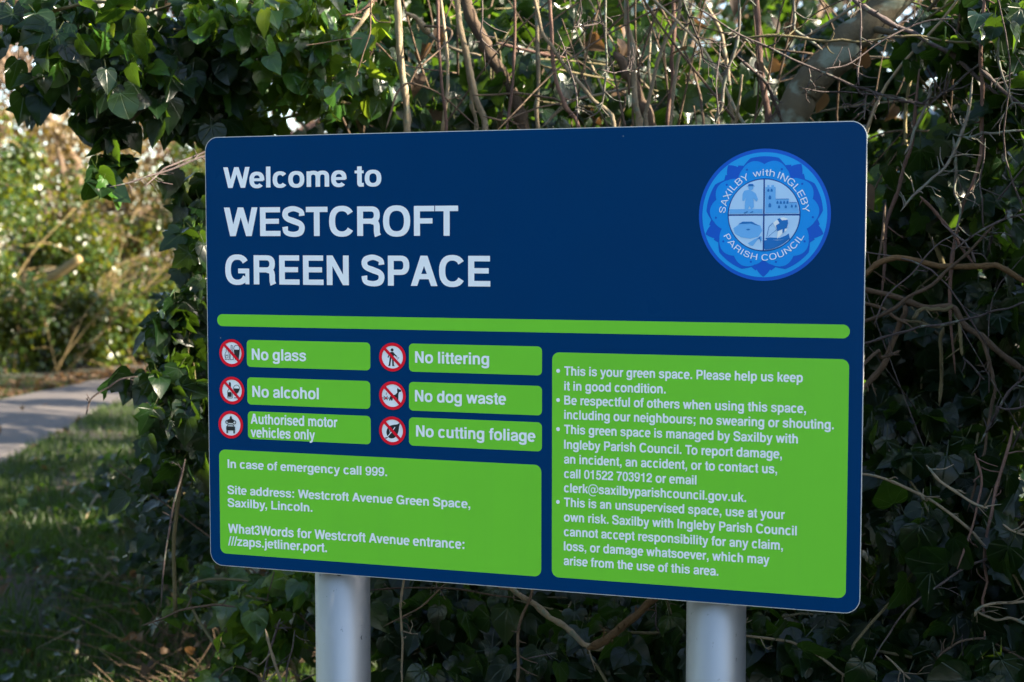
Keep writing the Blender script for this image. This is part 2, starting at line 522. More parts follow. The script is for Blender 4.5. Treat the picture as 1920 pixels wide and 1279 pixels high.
tag(link("path", mesh_from("path", pv, pf, False), tarmac_mat()), kind="structure")

# ================================================================== SIGN
SW, SH = 1.2, 0.8019
SIGN_RZ = -math.atan2(0.3165, 0.9486)
TL = np.array([0, 0, CAM_H]) + np.array([1, 0, 0])*(-0.56948) - UPV*(-0.37761) + FWD*2.76950
rt = np.array([math.cos(SIGN_RZ), math.sin(SIGN_RZ), 0])
TOPZ = float(TL[2])
base = TL+rt*SW/2
sign = thing("information_sign", "dark blue and green welcome board on two grey posts in front of the hedge", "sign", (base[0], base[1], 0), SIGN_RZ)
def L(s, t, y=0.0):
    return (s-SW/2, y, TOPZ-t)
LAY = 0.0004
def flat(name, polys, mat, parent, layer):
    V, F = [], []
    for k, p in enumerate(polys):
        i0 = len(V)
        # wind so that the face looks out of the board (-y)
        area = sum(p[i][0]*p[(i+1) % len(p)][1]-p[(i+1) % len(p)][0]*p[i][1] for i in range(len(p)))
        q = p if area < 0 else p[::-1]
        V += [L(s, t, -LAY*layer-0.00004*k) for s, t in q]
        F.append(list(range(i0, len(V))))
    me = mesh_from(name, V, F)
    o = link(name, me, mat, parent, local=True)
    return o
def rrect(x0, y0, x1, y1, r, n=8):
    out = []
    for cx, cy, a in ((x1-r, y0+r, -90), (x1-r, y1-r, 0), (x0+r, y1-r, 90), (x0+r, y0+r, 180)):
        for k in range(n+1):
            t = R_(a+90*k/n)
            out.append((cx+r*math.cos(t), cy+r*math.sin(t)))
    return out
def disc(cx, cy, r, n=64, ry=None):
    ry = ry or r
    return [(cx+r*math.cos(2*math.pi*k/n), cy+ry*math.sin(2*math.pi*k/n)) for k in range(n)]
def ringq(cx, cy, r0, r1, n=64):
    out = []
    for k in range(n):
        a, b = 2*math.pi*k/n, 2*math.pi*(k+1)/n
        out.append([(cx+r0*math.cos(a), cy+r0*math.sin(a)), (cx+r1*math.cos(a), cy+r1*math.sin(a)), (cx+r1*math.cos(b), cy+r1*math.sin(b)), (cx+r0*math.cos(b), cy+r0*math.sin(b))])
    return out
def ring_obj(name, cx, cy, r0, r1, mat, parent, layer, n=64):
    V, F = [], []
    for q in ringq(cx, cy, r0, r1, n):
        i = len(V); V += [L(s, t, -LAY*layer) for s, t in q]; F.append((i, i+1, i+2, i+3))
    return link(name, mesh_from(name, V, F), mat, parent, local=True)

# panel plate with a pale cut edge, printed face set just inside it
def plate(name, r, inset, y0, y1, mat, parent):
    pts = rrect(inset, inset, SW-inset, SH-inset, r-inset, 10)
    n = len(pts)
    V = [L(s, t, y0) for s, t in pts]+[L(s, t, y1) for s, t in pts]
    F = [list(range(n))[::-1], list(range(n, 2*n))]+[(i, (i+1) % n, n+(i+1) % n, n+i) for i in range(n)]
    return link(name, mesh_from(name, V, F), mat, parent, local=True)
panel = plate("panel", 0.026, 0.0, 0.0, 0.004, M["alu"], sign)
panel["label"] = "pale edged backing plate of the board"
PR = rrect(0.0012, 0.0012, SW-0.0012, SH-0.0012, 0.0248, 10)
flat("printed_face", [PR], M["navy"], panel, 1)
# mounting rails on the back
def boxmesh(name, x0, x1, y0, y1, z0, z1, mat, parent):
    V = [(x, y, z) for x in (x0, x1) for y in (y0, y1) for z in (z0, z1)]
    F = [(0, 1, 3, 2), (4, 6, 7, 5), (0, 4, 5, 1), (2, 3, 7, 6), (0, 2, 6, 4), (1, 5, 7, 3)]
    return link(name, mesh_from(name, V, F), mat, parent, local=True)
for t in (0.14, 0.66):
    boxmesh("rail", -0.50, 0.50, 0.0045, 0.0165, TOPZ-t-0.018, TOPZ-t+0.018, M["alu"], sign)
POST_R, POST_Y = 0.0515, 0.0685
for s in (0.2415, 0.9505):
    T = []
    V, F = [], []
    n = 48
    for z in (-0.3, TOPZ-0.06):
        for k in range(n):
            a = 2*math.pi*k/n
            V.append((s-SW/2+POST_R*math.cos(a), POST_Y+POST_R*math.sin(a), z))
    F = [(k, (k+1) % n, n+(k+1) % n, n+k) for k in range(n)]+[list(range(n, 2*n))]
    me = mesh_from("post", V, F)
    me.polygons.foreach_set("use_smooth", [True]*n+[False])
    p = link("post", me, M["post"], sign, local=True)
    # domed cap on the hidden top
    V, F = [], []
    for j in range(5):
        ph = j/4*math.pi/2
        for k in range(n):
            a = 2*math.pi*k/n
            V.append((s-SW/2+(POST_R+0.002)*math.cos(ph)*math.cos(a)*0.999+1e-5, POST_Y+(POST_R+0.002)*math.cos(ph)*math.sin(a), TOPZ-0.058+0.016*math.sin(ph)))
    F = [(j*n+k, j*n+(k+1) % n, (j+1)*n+(k+1) % n, (j+1)*n+k) for j in range(4) for k in range(n)]
    link("post_cap", mesh_from("post_cap", V, F, True), M["black"], p, local=True)
    for t in (0.14, 0.66):         # pipe clamps
        V, F = [], []
        for z in (-0.02, 0.02):
            for k in range(n):
                a = 2*math.pi*k/n
                V.append((s-SW/2+(POST_R+0.0025)*math.cos(a), POST_Y+(POST_R+0.0025)*math.sin(a), TOPZ-t+z))
        F = [(k, (k+1) % n, n+(k+1) % n, n+k) for k in range(n)]
        link("clamp", mesh_from("clamp", V, F, True), M["alu"], p, local=True)
# little black knock on the left post
def chip(post_s, ang, z, w, h):
    V = []
    for du, dv in ((0, h), (-w*.8, h*.5), (-w, -0.1*h), (-w*.6, -h*.8), (-w*.1, -h), (-w*.35, -h*.55), (-w*.5, 0), (-w*.35, h*.5)):
        a = ang+du/POST_R
        V.append((post_s-SW/2+(POST_R+0.0006)*math.cos(a), POST_Y+(POST_R+0.0006)*math.sin(a), z+dv))
    return V
posts = [o for o in sign.children if o.name.startswith("post")]
ch_v = chip(0.2415, R_(-21.5), 0.868, 0.0045, 0.0048)
link("chipped_spot", mesh_from("chipped_spot", ch_v, [(0, 1, 6, 7), (1, 2, 5, 6), (2, 3, 4, 5)]), M["black"], posts[0], local=True)
for p_, s_, a_ in ((posts[0], 0.2415, -72), (posts[1], 0.9505, -58)):
    bv, bf = [], []
    for z in (0.0, 0.0025):
        for k in range(12):
            a = R_(a_)+0.09*math.cos(2*math.pi*k/12)
            r_ = POST_R+0.0004+z
            bv.append((s_-SW/2+r_*math.cos(a), POST_Y+r_*math.sin(a), TOPZ-0.8065-0.004*(1+math.sin(2*math.pi*k/12))+0.006))
    bf = [(k, (k+1) % 12, 12+(k+1) % 12, 12+k) for k in range(12)]+[list(range(12, 24))]
    link("bolt", mesh_from("bolt", bv, bf), M["black"], p_, local=True)

# ---- lettering: a bold grotesque drawn glyph by glyph (units: 720 = cap height)
def g_rect(x0, y0, x1, y1): return [[(x0, y0), (x1, y0), (x1, y1), (x0, y1)]]
def g_band(cx, cy, rx, ry, wx, wy, a0=0, a1=360, n=28, e=2.4):
    out = []
    m = max(4, int(n*abs(a1-a0)/360))
    def pt(a, x, y):
        c, s = math.cos(R_(a)), math.sin(R_(a))
        return (cx+x*math.copysign(abs(c)**(2/e), c), cy+y*math.copysign(abs(s)**(2/e), s))
    for k in range(m):
        a, b = a0+(a1-a0)*k/m, a0+(a1-a0)*(k+1)/m
        out.append([pt(a, rx-wx, ry-wy), pt(a, rx, ry), pt(b, rx, ry), pt(b, rx-wx, ry-wy)])
    return out
def g_path(pts, w, n=5):
    P = smooth_path([(x, y, 0) for x, y in pts], n)[:, :2]
    T = np.gradient(P, axis=0); T /= np.linalg.norm(T, axis=1)[:, None]
    Nn = np.stack([-T[:, 1], T[:, 0]], 1)
    ws = np.interp(np.linspace(0, 1, len(P)), np.linspace(0, 1, len(w)), w) if isinstance(w, (list, tuple)) else np.full(len(P), w)
    A, B = P+Nn*ws[:, None]/2, P-Nn*ws[:, None]/2
    return [[tuple(A[i]), tuple(A[i+1]), tuple(B[i+1]), tuple(B[i])] for i in range(len(P)-1)]
ADV = dict(zip("ABCEFGHILNOPRSTUWXY", (722, 722, 722, 667, 611, 778, 722, 278, 611, 722, 778, 667, 722, 667, 611, 722, 944, 667, 667)))
ADV.update(dict(zip("abcdefghijklmnoprstuvwxyz", (556, 611, 556, 611, 556, 333, 611, 611, 278, 278, 556, 278, 889, 611, 611, 611, 389, 556, 333, 611, 556, 778, 556, 556, 500))))
ADV.update({c: 556 for c in "0123579"}); ADV.update({" ": 278, ".": 278, ",": 278, ":": 333, ";": 333, "/": 278, "@": 975})
KERN = {"To": -75, "We": -25, "Wo": -25, "Av": -40, "AV": -60, "LY": -60, "LB": 0, "r.": -55, "y,": -60, "y.": -60, "P,": -90, "ft": -10, "BY": -30, "AX": -20}
_gl = {}
def glyph(c, k=1.0):
    """list of pieces (each a list of polygons) for one character; k scales the stroke weight"""
    if (c, k) in _gl: return _gl[(c, k)]
    w, t = 142*k, 118*k
    st = lambda x, y0, y1: g_rect(x, y0, x+w, y1)
    mir = lambda ps, W_: [[(W_-x, y) for x, y in p] for p in ps]
    p = []
    if c == "A": p = [[[(20, 0), (20+154*k, 0), (290+150*k, 720), (361-83*k, 720)]], [[(702, 0), (702-154*k, 0), (432-150*k, 720), (361+83*k, 720)]], g_rect(160, 160, 562, 160+t)]
    elif c == "B": p = [st(76, 0, 720), g_rect(100, 720-t, 410, 720), g_rect(100, 315, 410, 315+t*.95), g_rect(100, 0, 410, t), g_band(400, 545, 226, 175, w, t, -90, 90), g_band(405, 215, 252, 215, w, t, -90, 90)]
    elif c == "C": p = [g_band(378, 360, 336, 380, w+6, t+6, 34, 326)]
    elif c == "G": p = [g_band(378, 360, 338, 380, w+6, t+6, 34, 330), g_rect(400, 270, 708, 270+t*.95), g_rect(708-w*.72, 0, 708, 300)]
    elif c == "O": p = [g_band(389, 360, 347, 380, w+6, t+6)]
    elif c == "E": p = [st(76, 0, 720), g_rect(100, 720-t-4, 619, 720), g_rect(100, 306, 588, 306+t), g_rect(100, 0, 627, t+4)]
    elif c == "F": p = [st(74, 0, 720), g_rect(100, 720-t-4, 587, 720), g_rect(100, 296, 542, 296+t)]
    elif c == "H": p = [st(71, 0, 720), st(651-w, 0, 720), g_rect(100, 308, 600, 308+t)]
    elif c == "I": p = [st(139-w/2, 0, 720)]
    elif c == "L": p = [st(76, 0, 720), g_rect(100, 0, 583, t+4)]
    elif c == "N": p = [st(69, 0, 720), st(653-w, 0, 720), [[(69, 720), (75+w, 720), (653, 0), (647-w, 0)]]]
    elif c == "P": p = [st(76, 0, 720), g_rect(100, 720-t, 412, 720), g_rect(100, 258, 412, 258+t), g_band(402, 489, 227, 231, w, t, -90, 90)]
    elif c == "R": p = [st(76, 0, 720), g_rect(100, 720-t, 440, 720), g_rect(100, 296, 440, 296+t), g_band(432, 508, 228, 212, w, t, -90, 90), g_path([(430, 352), (535, 335), (578, 265), (583, 120), (590, 60), (612, 0)], [t, w, w, w, w, w*1.1])]
    elif c == "S": p = [g_path([(556, 500), (530, 610), (335, 678), (150, 628), (110, 525), (165, 435), (335, 370), (510, 300), (556, 200), (505, 85), (335, 42), (140, 90), (106, 232)], [w, t, t, w, w, t*1.1, w, t*1.1, w, w, t, t, w])]
    elif c == "T": p = [st(306-w/2, 0, 700), g_rect(20, 720-t-4, 592, 720)]
    elif c == "U": p = [st(71, 250, 720), st(651-w, 250, 720), g_band(361, 252, 290, 271, w, t+6, 180, 360)]
    elif c == "W": p = [[[(12, 720), (12+148*k, 720), (175+145*k, 0), (175, 0)]], [[(175, 0), (175+145*k, 0), (472+70*k, 720), (472-72*k, 720)]], [[(472-72*k, 720), (472+70*k, 720), (769, 0), (769-145*k, 0)]], [[(769-145*k, 0), (769, 0), (932, 720), (932-148*k, 720)]]]
    elif c == "X": p = [[[(18, 720), (18+168*k, 720), (649, 0), (649-168*k, 0)]], [[(641, 720), (641-168*k, 720), (14, 0), (14+168*k, 0)]]]
    elif c == "Y": p = [st(333-w/2, 0, 300), [[(12, 720), (12+162*k, 720), (333+w/2, 285), (333-w/2, 285)]], [[(655, 720), (655-162*k, 720), (333-w/2, 285), (333+w/2, 285)]]]
    elif c == "a": p = [g_path([(104, 362), (140, 455), (280, 488), (420, 448), (452, 350), (452, 320)], t*.98), g_rect(452-w*.46, 70, 452+w*.46, 350), g_path([(452, 95), (462, 40), (515, 18)], [w*.9, w*.7, 50]), g_path([(430, 296), (300, 275), (165, 240), (104, 150), (140, 62), (245, 44), (370, 80), (430, 175)], t*.94)]
    elif c == "b": p = [st(61, 0, 720), g_band(322, 262, 254, 284, w, t)]
    elif c == "d": p = [st(550-w, 0, 720), g_band(289, 262, 254, 284, w, t)]
    elif c == "p": p = [st(61, -207, 532), g_band(322, 268, 254, 284, w, t)]
    elif c == "c": p = [g_band(288, 265, 254, 287, w, t, 38, 322)]
    elif c == "e": p = [g_band(280, 265, 258, 287, w, t, -2, 318), g_rect(100, 222, 500, 222+t*.78)]
    elif c == "f": p = [st(160-w/2, 0, 540), g_path([(160, 530), (166, 615), (215, 664), (322, 664)], [w, w, t, t]), g_rect(14, 436, 318, 532)]
    elif c == "g": p = [g_band(289, 270, 254, 278, w, t), g_rect(550-w, -40, 550, 532), g_path([(550-w/2, -20), (460, -120), (300, -160), (140, -130), (100, -55)], [w, t*1.1, t, t, w*.9])]
    elif c in "hn": p = [st(65, 0, 720 if c == "h" else 532), st(546-w, 0, 335), g_band(300, 330, 246, 220, w, t*1.05, 0, 180)]
    elif c == "i": p = [st(139-w/2, 0, 532), st(139-w/2, 604, 720)]
    elif c == "j": p = [st(139-w/2, -60, 532), st(139-w/2, 604, 720), g_path([(139, -50), (125, -130), (70, -152), (10, -150)], [w, w*.9, t, t])]
    elif c == "k": p = [st(64, 0, 720), [[(150, 150), (372, 532), (540, 532), (215, 160)]], [[(215, 330), (340, 385), (555, 0), (390, 0)]]]
    elif c == "l": p = [st(139-w/2, 0, 720)]
    elif c == "m": p = [st(65, 0, 532), st(444-w/2, 0, 335), st(824-w, 0, 335), g_band(290, 335, 225, 215, w, t*1.05, 0, 180), g_band(599, 335, 225, 215, w, t*1.05, 0, 180)]
    elif c == "o": p = [g_band(306, 265, 272, 287, w, t)]
    elif c == "r": p = [st(64, 0, 532), g_band(316, 315, 252, 229, w, t*1.12, 76, 180)]
    elif c == "s": p = [g_path([(448, 372), (420, 455), (280, 490), (135, 452), (106, 385), (150, 325), (285, 285), (415, 235), (450, 160), (400, 75), (280, 42), (125, 78), (94, 172)], [w*.9, t*.9, t*.9, t*.95, w*.9, t*.95, t*1.05, t*.95, w*.9, t*.95, t*.9, t*.9, w*.9])]
    elif c == "t": p = [st(172-w/2, 100, 672), g_rect(14, 436, 312, 532), g_path([(172, 120), (185, 62), (230, 48), (314, 50)], [w, w, t, t])]
    elif c == "u": p = [st(65, 195, 532), st(546-w, 0, 532), g_band(311, 202, 246, 220, w, t*1.05, 180, 360)]
    elif c == "v": p = [[[(9, 532), (9+152*k, 532), (278+70*k, 0), (278-70*k, 0)]], [[(547, 532), (547-152*k, 532), (278-70*k, 0), (278+70*k, 0)]]]
    elif c == "w": p = [[[(6, 532), (6+142*k, 532), (158+136*k, 0), (158, 0)]], [[(158, 0), (158+136*k, 0), (389+66*k, 532), (389-66*k, 532)]], [[(389-66*k, 532), (389+66*k, 532), (620, 0), (620-136*k, 0)]], [[(620-136*k, 0), (620, 0), (772, 532), (772-142*k, 532)]]]
    elif c == "x": p = [[[(15, 532), (181, 532), (541, 0), (375, 0)]], [[(541, 532), (375, 532), (15, 0), (181, 0)]]]
    elif c == "y": p = [[[(10, 532), (164, 532), (352, 0), (208, 0)]], [[(546, 532), (394, 532), (205, -30), (352, -30)]], g_path([(280, 0), (245, -105), (175, -152), (55, -150)], [w, w, t, t])]
    elif c == "z": p = [g_rect(28, 420, 468, 532), g_rect(20, 0, 482, 112), [[(300, 440), (468, 440), (190, 92), (20, 92)]]]
    elif c == "0": p = [g_band(278, 355, 246, 366, 138, 112)]
    elif c == "1": p = [g_rect(236, 0, 378, 710), [[(70, 480), (250, 480), (290, 710), (270, 710), (235, 625), (165, 585), (70, 580)]]]
    elif c == "2": p = [g_path([(98, 460), (122, 590), (278, 655), (425, 600), (446, 490), (380, 375), (230, 250), (130, 140), (98, 50)], [w, t, t, t, w, w, w, w, w]), g_rect(26, 0, 511, t)]
    elif c == "3": p = [g_path([(98, 515), (140, 618), (275, 657), (410, 605), (425, 500), (355, 405), (230, 383)], t), g_path([(230, 385), (385, 355), (448, 220), (400, 95), (275, 47), (130, 88), (92, 215)], t)]
    elif c == "5": p = [g_rect(110, 595, 484, 710), [[(110, 710), (230, 710), (186, 310), (64, 310)]], g_path([(118, 340), (180, 405), (280, 425), (410, 365), (445, 230), (395, 95), (265, 45), (130, 82), (90, 195)], t)]
    elif c == "7": p = [g_rect(30, 588, 522, 710), g_path([(452, 600), (325, 430), (240, 210), (212, 0)], w)]
    elif c == "9": p = [g_band(272, 475, 243, 246, 130, 108), g_path([(450, 470), (448, 310), (400, 130), (275, 46), (150, 78), (104, 170)], t)]
    elif c == ".": p = [g_rect(66, 0, 212, 146)]
    elif c == ",": p = [g_rect(66, 0, 212, 146), [[(212, 20), (200, -80), (150, -140), (66, -168), (66, -108), (122, -70), (138, 10)]]]
    elif c == ":": p = [g_rect(92, 0, 240, 146), g_rect(92, 386, 240, 532)]
    elif c == ";": p = [g_rect(92, 0, 240, 146), g_rect(92, 386, 240, 532), [[(240, 20), (228, -80), (178, -140), (92, -168), (92, -108), (150, -70), (166, 10)]]]
    elif c == "/": p = [[[(-12, -19), (98, -19), (290, 737), (180, 737)]]]
    elif c == "@": p = [g_band(487, 265, 452, 470, 78, 72, -8, 300, 40), g_band(465, 270, 200, 225, 88, 78), g_path([(665, 480), (625, 190), (650, 110), (760, 120), (890, 230)], [84, 88, 80, 70, 76])]
    _gl[(c, k)] = p
    return p
def set_text(body, k=1.07, track=-22.0):
    """-> polygons with a piece number each, in font units"""
    out, x = [], 0.0
    for i, c in enumerate(body):
        for j, piece in enumerate(glyph(c, k)):
            for q in piece: out.append(([(a+x, b) for a, b in q], j))
        x += ADV[c]+track+(KERN.get(body[i:i+2], 0))
    return out
def emit_text(V, F, polys, fn, layer):
    """fn maps font units to board coordinates"""
    for n, (q, j) in enumerate(polys):
        pts = [fn(a, b) for a, b in q]
        area = sum(pts[i][0]*pts[(i+1) % len(pts)][1]-pts[(i+1) % len(pts)][0]*pts[i][1] for i in range(len(pts)))
        if area > 0: pts = pts[::-1]
        i0 = len(V)
        V += [L(s, t, -LAY*layer-0.00002*j-0.000001*(n % 13)) for s, t in pts]
        F.append(tuple(range(i0, len(V))))
def lettering(name, lines, parent, layer, mat, k=1.07):
    """lines: (text, s0, s1, baseline t, cap height)"""
    V, F = [], []
    for body, s0, s1, tb, ch in lines:
        P = set_text(body, k)
        xs = [a for q, j in P for a, b in q]
        x0, x1 = min(xs), max(xs)
        emit_text(V, F, P, lambda a, b: (s0+(a-x0)*(s1-s0)/(x1-x0), tb-b*ch/720), layer)
    return link(name, mesh_from(name, V, F), mat, parent, local=True)
for ln in (("Welcome to", 0.0382, 0.3552, 0.0941, 0.0380), ("WESTCROFT", 0.0384, 0.5010, 0.1829, 0.0528), ("GREEN SPACE", 0.0397, 0.5607, 0.2716, 0.0536)):
    hd = lettering("heading", [ln], sign, 2, M["white"])
    hd["label"] = "large white heading reading '%s'" % ln[0]
flat("divider_bar", [rrect(0.0214, 0.3276, 1.1773, 0.3500, 0.0112, 10)], M["green"], sign, 2)
rules = [(0.0824, 0.3744, 0.3316, 0.4247, [("No glass", 0.0929, 0.2041, 0.4113, 0.0210)]),
         (0.0825, 0.4440, 0.3312, 0.4946, [("No alcohol", 0.0931, 0.2291, 0.4803, 0.0210)]),
         (0.0830, 0.5072, 0.3316, 0.5588, [("Authorised motor", 0.0890, 0.2661, 0.5303, 0.0188), ("vehicles only", 0.0886, 0.2208, 0.5552, 0.0188)]),
         (0.4068, 0.3744, 0.6554, 0.4247, [("No littering", 0.4186, 0.5585, 0.4086, 0.0208)]),
         (0.4065, 0.4430, 0.6554, 0.4945, [("No dog waste", 0.4181, 0.5899, 0.4778, 0.0208)]),
         (0.4062, 0.5066, 0.6554, 0.5575, [("No cutting foliage", 0.4199, 0.6438, 0.5408, 0.0206)])]
for x0, y0, x1, y1, tx in rules:
    o = flat("rule_plaque", [rrect(x0, y0, x1, y1, 0.008)], M["green"], sign, 2)
    o["label"] = "green plaque reading '%s'" % " ".join(t[0] for t in tx)
    lettering("lettering", tx, o, 3, M["white"])
ch = 0.0157
e = flat("notice_plaque", [rrect(0.0220, 0.5812, 0.6545, 0.7781, 0.0125)], M["green"], sign, 2)
e["label"] = "wide green plaque with the emergency and address notice"
for para in ([("In case of emergency call 999.", 0.0398, 0.3633, 0.6153, 0.0160)],
             [("Site address: Westcroft Avenue Green Space,", 0.0390, 0.5228, 0.6645, 0.0160), ("Saxilby, Lincoln.", 0.0388, 0.2140, 0.6886, 0.0160)],
             [("What3Words for Westcroft Avenue entrance:", 0.0391, 0.5115, 0.7382, 0.0175), ("///zaps.jetliner.port.", 0.0388, 0.2429, 0.7618, 0.0172)]):
    lettering("lettering", para, e, 3, M["white"])
e = flat("notice_plaque", [rrect(0.6738, 0.3839, 1.1769, 0.7769, 0.0125)], M["green"], sign, 2)
e["label"] = "tall green plaque with the bulleted notice"
body = [("This is your green space. Please help us keep", 1.1030, .4234), ("it in good condition.", 0.8742, .4492), ("Be respectful of others when using this space,", 1.1087, .4740),
        ("including our neighbours; no swearing or shouting.", 1.1538, .4990), ("This green space is managed by Saxilby with", 1.0963, .5246), ("Ingleby Parish Council. To report damage,", 1.0704, .5508),
        ("an incident, an accident, or to contact us,", 1.0628, .5762), ("call 01522 703912 or email", 0.9281, .6015), ("clerk@saxilbyparishcouncil.gov.uk.", 1.0120, .6264),
        ("This is an unsupervised space, use at your", 1.0767, .6516), ("own risk. Saxilby with Ingleby Parish Council", 1.0963, .6775), ("cannot accept responsibility for any claim,", 1.0738, .7031),
        ("loss, or damage whatsoever, which may", 1.0520, .7285), ("arise from the use of this area.", 0.9664, .7541)]
lettering("lettering", [(b, 0.6957, s1, t, 0.0159) for b, s1, t in body], e, 3, M["white"])
for t in (.4234, .4740, .5246, .6516):
    flat("bullet", [disc(0.6847, t-0.0075, 0.0035, 20)], M["white"], e, 3)

# ---- prohibition symbols
RI = 0.0258
def arcpts(cx, cy, r, a0, a1, n):
    return [(cx+r*math.cos(R_(a0+(a1-a0)*k/n)), cy+r*math.sin(R_(a0+(a1-a0)*k/n))) for k in range(n+1)]
def stroke(p, q, w):
    dx, dy = q[0]-p[0], q[1]-p[1]
    l = math.hypot(dx, dy)+1e-9
    nx, ny = -dy/l*w/2, dx/l*w/2
    return [(p[0]+nx, p[1]+ny), (q[0]+nx, q[1]+ny), (q[0]-nx, q[1]-ny), (p[0]-nx, p[1]-ny)]
def strokes(pts, w, close=False):
    P = list(pts)+([pts[0]] if close else [])
    return [stroke(P[i], P[i+1], w) for i in range(len(P)-1)]
def symbol(cx, cy, dark, light=(), red=(), slash=True, label=""):
    root = flat("prohibition_symbol", [disc(cx, cy, RI*0.86, 48)], M["white"], sign, 2)
    root["label"] = label
    sc = lambda polys: [[(cx+RI*x, cy-RI*y) for x, y in p] for p in polys]
    flat("pictogram", sc(dark), M["black"], root, 3)
    if light: flat("pictogram_highlight", sc(light), M["white"], root, 4)
    if red: flat("pictogram_accent", sc(red), M["red"], root, 4.5)
    ring_obj("red_ring", cx, cy, RI*0.79, RI, M["red"], root, 5, 56)
    if slash:
        a = R_(135)
        flat("red_slash", sc([stroke((0.83*math.cos(a), 0.83*math.sin(a)), (-0.83*math.cos(a), -0.83*math.sin(a)), 0.20)]), M["red"], root, 5.2)
bott = lambda x, w, b, t, n: [(x-w, b), (x-w, b+(t-b)*.45), (x-n, b+(t-b)*.65), (x-n, t), (x+n, t), (x+n, b+(t-b)*.65), (x+w, b+(t-b)*.45), (x+w, b)]
symbol(0.0515, 0.3996, strokes(bott(-.38, .17, -.48, .42, .07), .035, True)+strokes(bott(0.0, .13, -.48, .56, .05), .035, True)
       + [[(.2, .25), (.28, -.48), (.55, -.48), (.64, .25)]]+strokes([(.18, .34), (.28, -.48)], .035)+strokes([(.66, .34), (.55, -.48)], .035)+strokes(arcpts(.42, .34, .24, 0, 360, 16), .035)
       + strokes([(-.53, -.15), (-.23, -.15)], .03)+strokes(arcpts(-.38, -.28, .1, 0, 360, 12), .03), label="red barred circle with bottles and a glass")
symbol(0.0513, 0.4696, strokes(bott(-.18, .19, -.55, .52, .065), .04, True)+[[(-.245, .25), (-.245, .52), (-.22, .6), (-.14, .6), (-.115, .52), (-.115, .25)], rrect(-.34, -.47, -.05, -.12, .05, 3)]
       + [[(.12, .16), (.62, .16), (.52, -.1), (.42, -.18), (.32, -.18), (.2, -.1)], [(.345, -.15), (.395, -.15), (.395, -.5), (.345, -.5)], [(.15, -.5), (.58, -.5), (.58, -.55), (.15, -.55)]]+strokes(arcpts(.37, .16, .25, 0, 360, 14), .035), label="red barred circle with a wine bottle and a glass")
wheel = lambda x, y, r: strokes(arcpts(x, y, r, 0, 360, 14), .06)
symbol(0.0477, 0.5337, wheel(-.3, .18, .12)+wheel(.3, .18, .12)+[[(-.34, .24), (-.2, .38), (-.08, .4), (-.04, .58), (.03, .66), (.09, .58), (.14, .42), (.26, .36), (.3, .24), (.14, .12), (-.12, .12)]]
       + [rrect(-.36, -.42, .36, -.12, .06, 4), [(-.29, -.1), (-.24, .02), (.24, .02), (.29, -.1), (.22, -.12), (.19, -.04), (-.19, -.04), (-.22, -.12)],
          [(-.34, -.42), (-.34, -.62), (-.22, -.62), (-.22, -.42)], [(.34, -.42), (.34, -.62), (.22, -.62), (.22, -.42)]],
       [disc(-.26, -.22, .055, 10), disc(.26, -.22, .055, 10), rrect(-.15, -.36, .15, -.24, .02, 2), disc(-.3, .18, .045, 8), disc(.3, .18, .045, 8)], slash=False, label="red circle with a motorcycle above a car")
symbol(0.3752, 0.3995, [disc(-.03, .5, .11, 18), [(-.13, .36), (.06, .36), (.13, .26), (.34, .08), (.30, .02), (.1, .14), (.08, -.1), (.10, -.55), (.17, -.62), (-.02, -.62), (-.04, -.12), (-.10, -.12), (-.18, -.62), (-.34, -.62), (-.29, -.56), (-.22, -.1), (-.2, .14), (-.32, -.06), (-.38, -.02), (-.26, .24)],
       stroke((.31, -.02), (.37, 0.02), .05), stroke((.42, -.06), (.49, -.03), .05), stroke((.36, -.14), (.42, -.1), .04)], label="red barred circle with a figure dropping litter")
symbol(0.3748, 0.4687, [[(-.18, -.05), (.22, .08), (.36, .22), (.34, .44), (.39, .55), (.45, .47), (.66, .40), (.62, .28), (.49, .26), (.44, .08), (.43, -.34), (.33, -.34), (.30, -.14), (.02, -.18), (-.03, -.36), (-.12, -.34), (-.10, -.2), (-.19, -.36), (-.28, -.34), (-.22, -.2)]]
       + strokes([(-.45, .02), (-.5, .08), (-.44, .14), (-.49, .2)], .03)+[stroke((-.52+.3*math.cos(k*1.05), -.18+.16*math.sin(k*1.05)), (-.48, -.2), .045) for k in range(6)],
       red=[disc(-.48, -.2, .07, 10)], label="red barred circle with a dog and its mess")
symbol(0.3744, 0.5322, [[(float(x), float(y)) for x, y, z in smooth_path([(.58, .58, 0), (.50, .30, 0), (.45, .0, 0), (.33, -.30, 0), (.10, -.50, 0), (-.16, -.54, 0), (-.36, -.42, 0), (-.46, -.16, 0), (-.40, .12, 0), (-.22, .32, 0), (.08, .42, 0), (.34, .46, 0), (.575, .585, 0)], 4)[:-1]]]+strokes([(-.32, -.40), (-.44, -.52), (-.56, -.54)], .07),
       strokes([(-.40, -.46), (-.1, -.12), (.2, .26)], .055)+strokes([(-.16, -.17), (-.22, .08)], .03), label="red barred circle with a leaf")

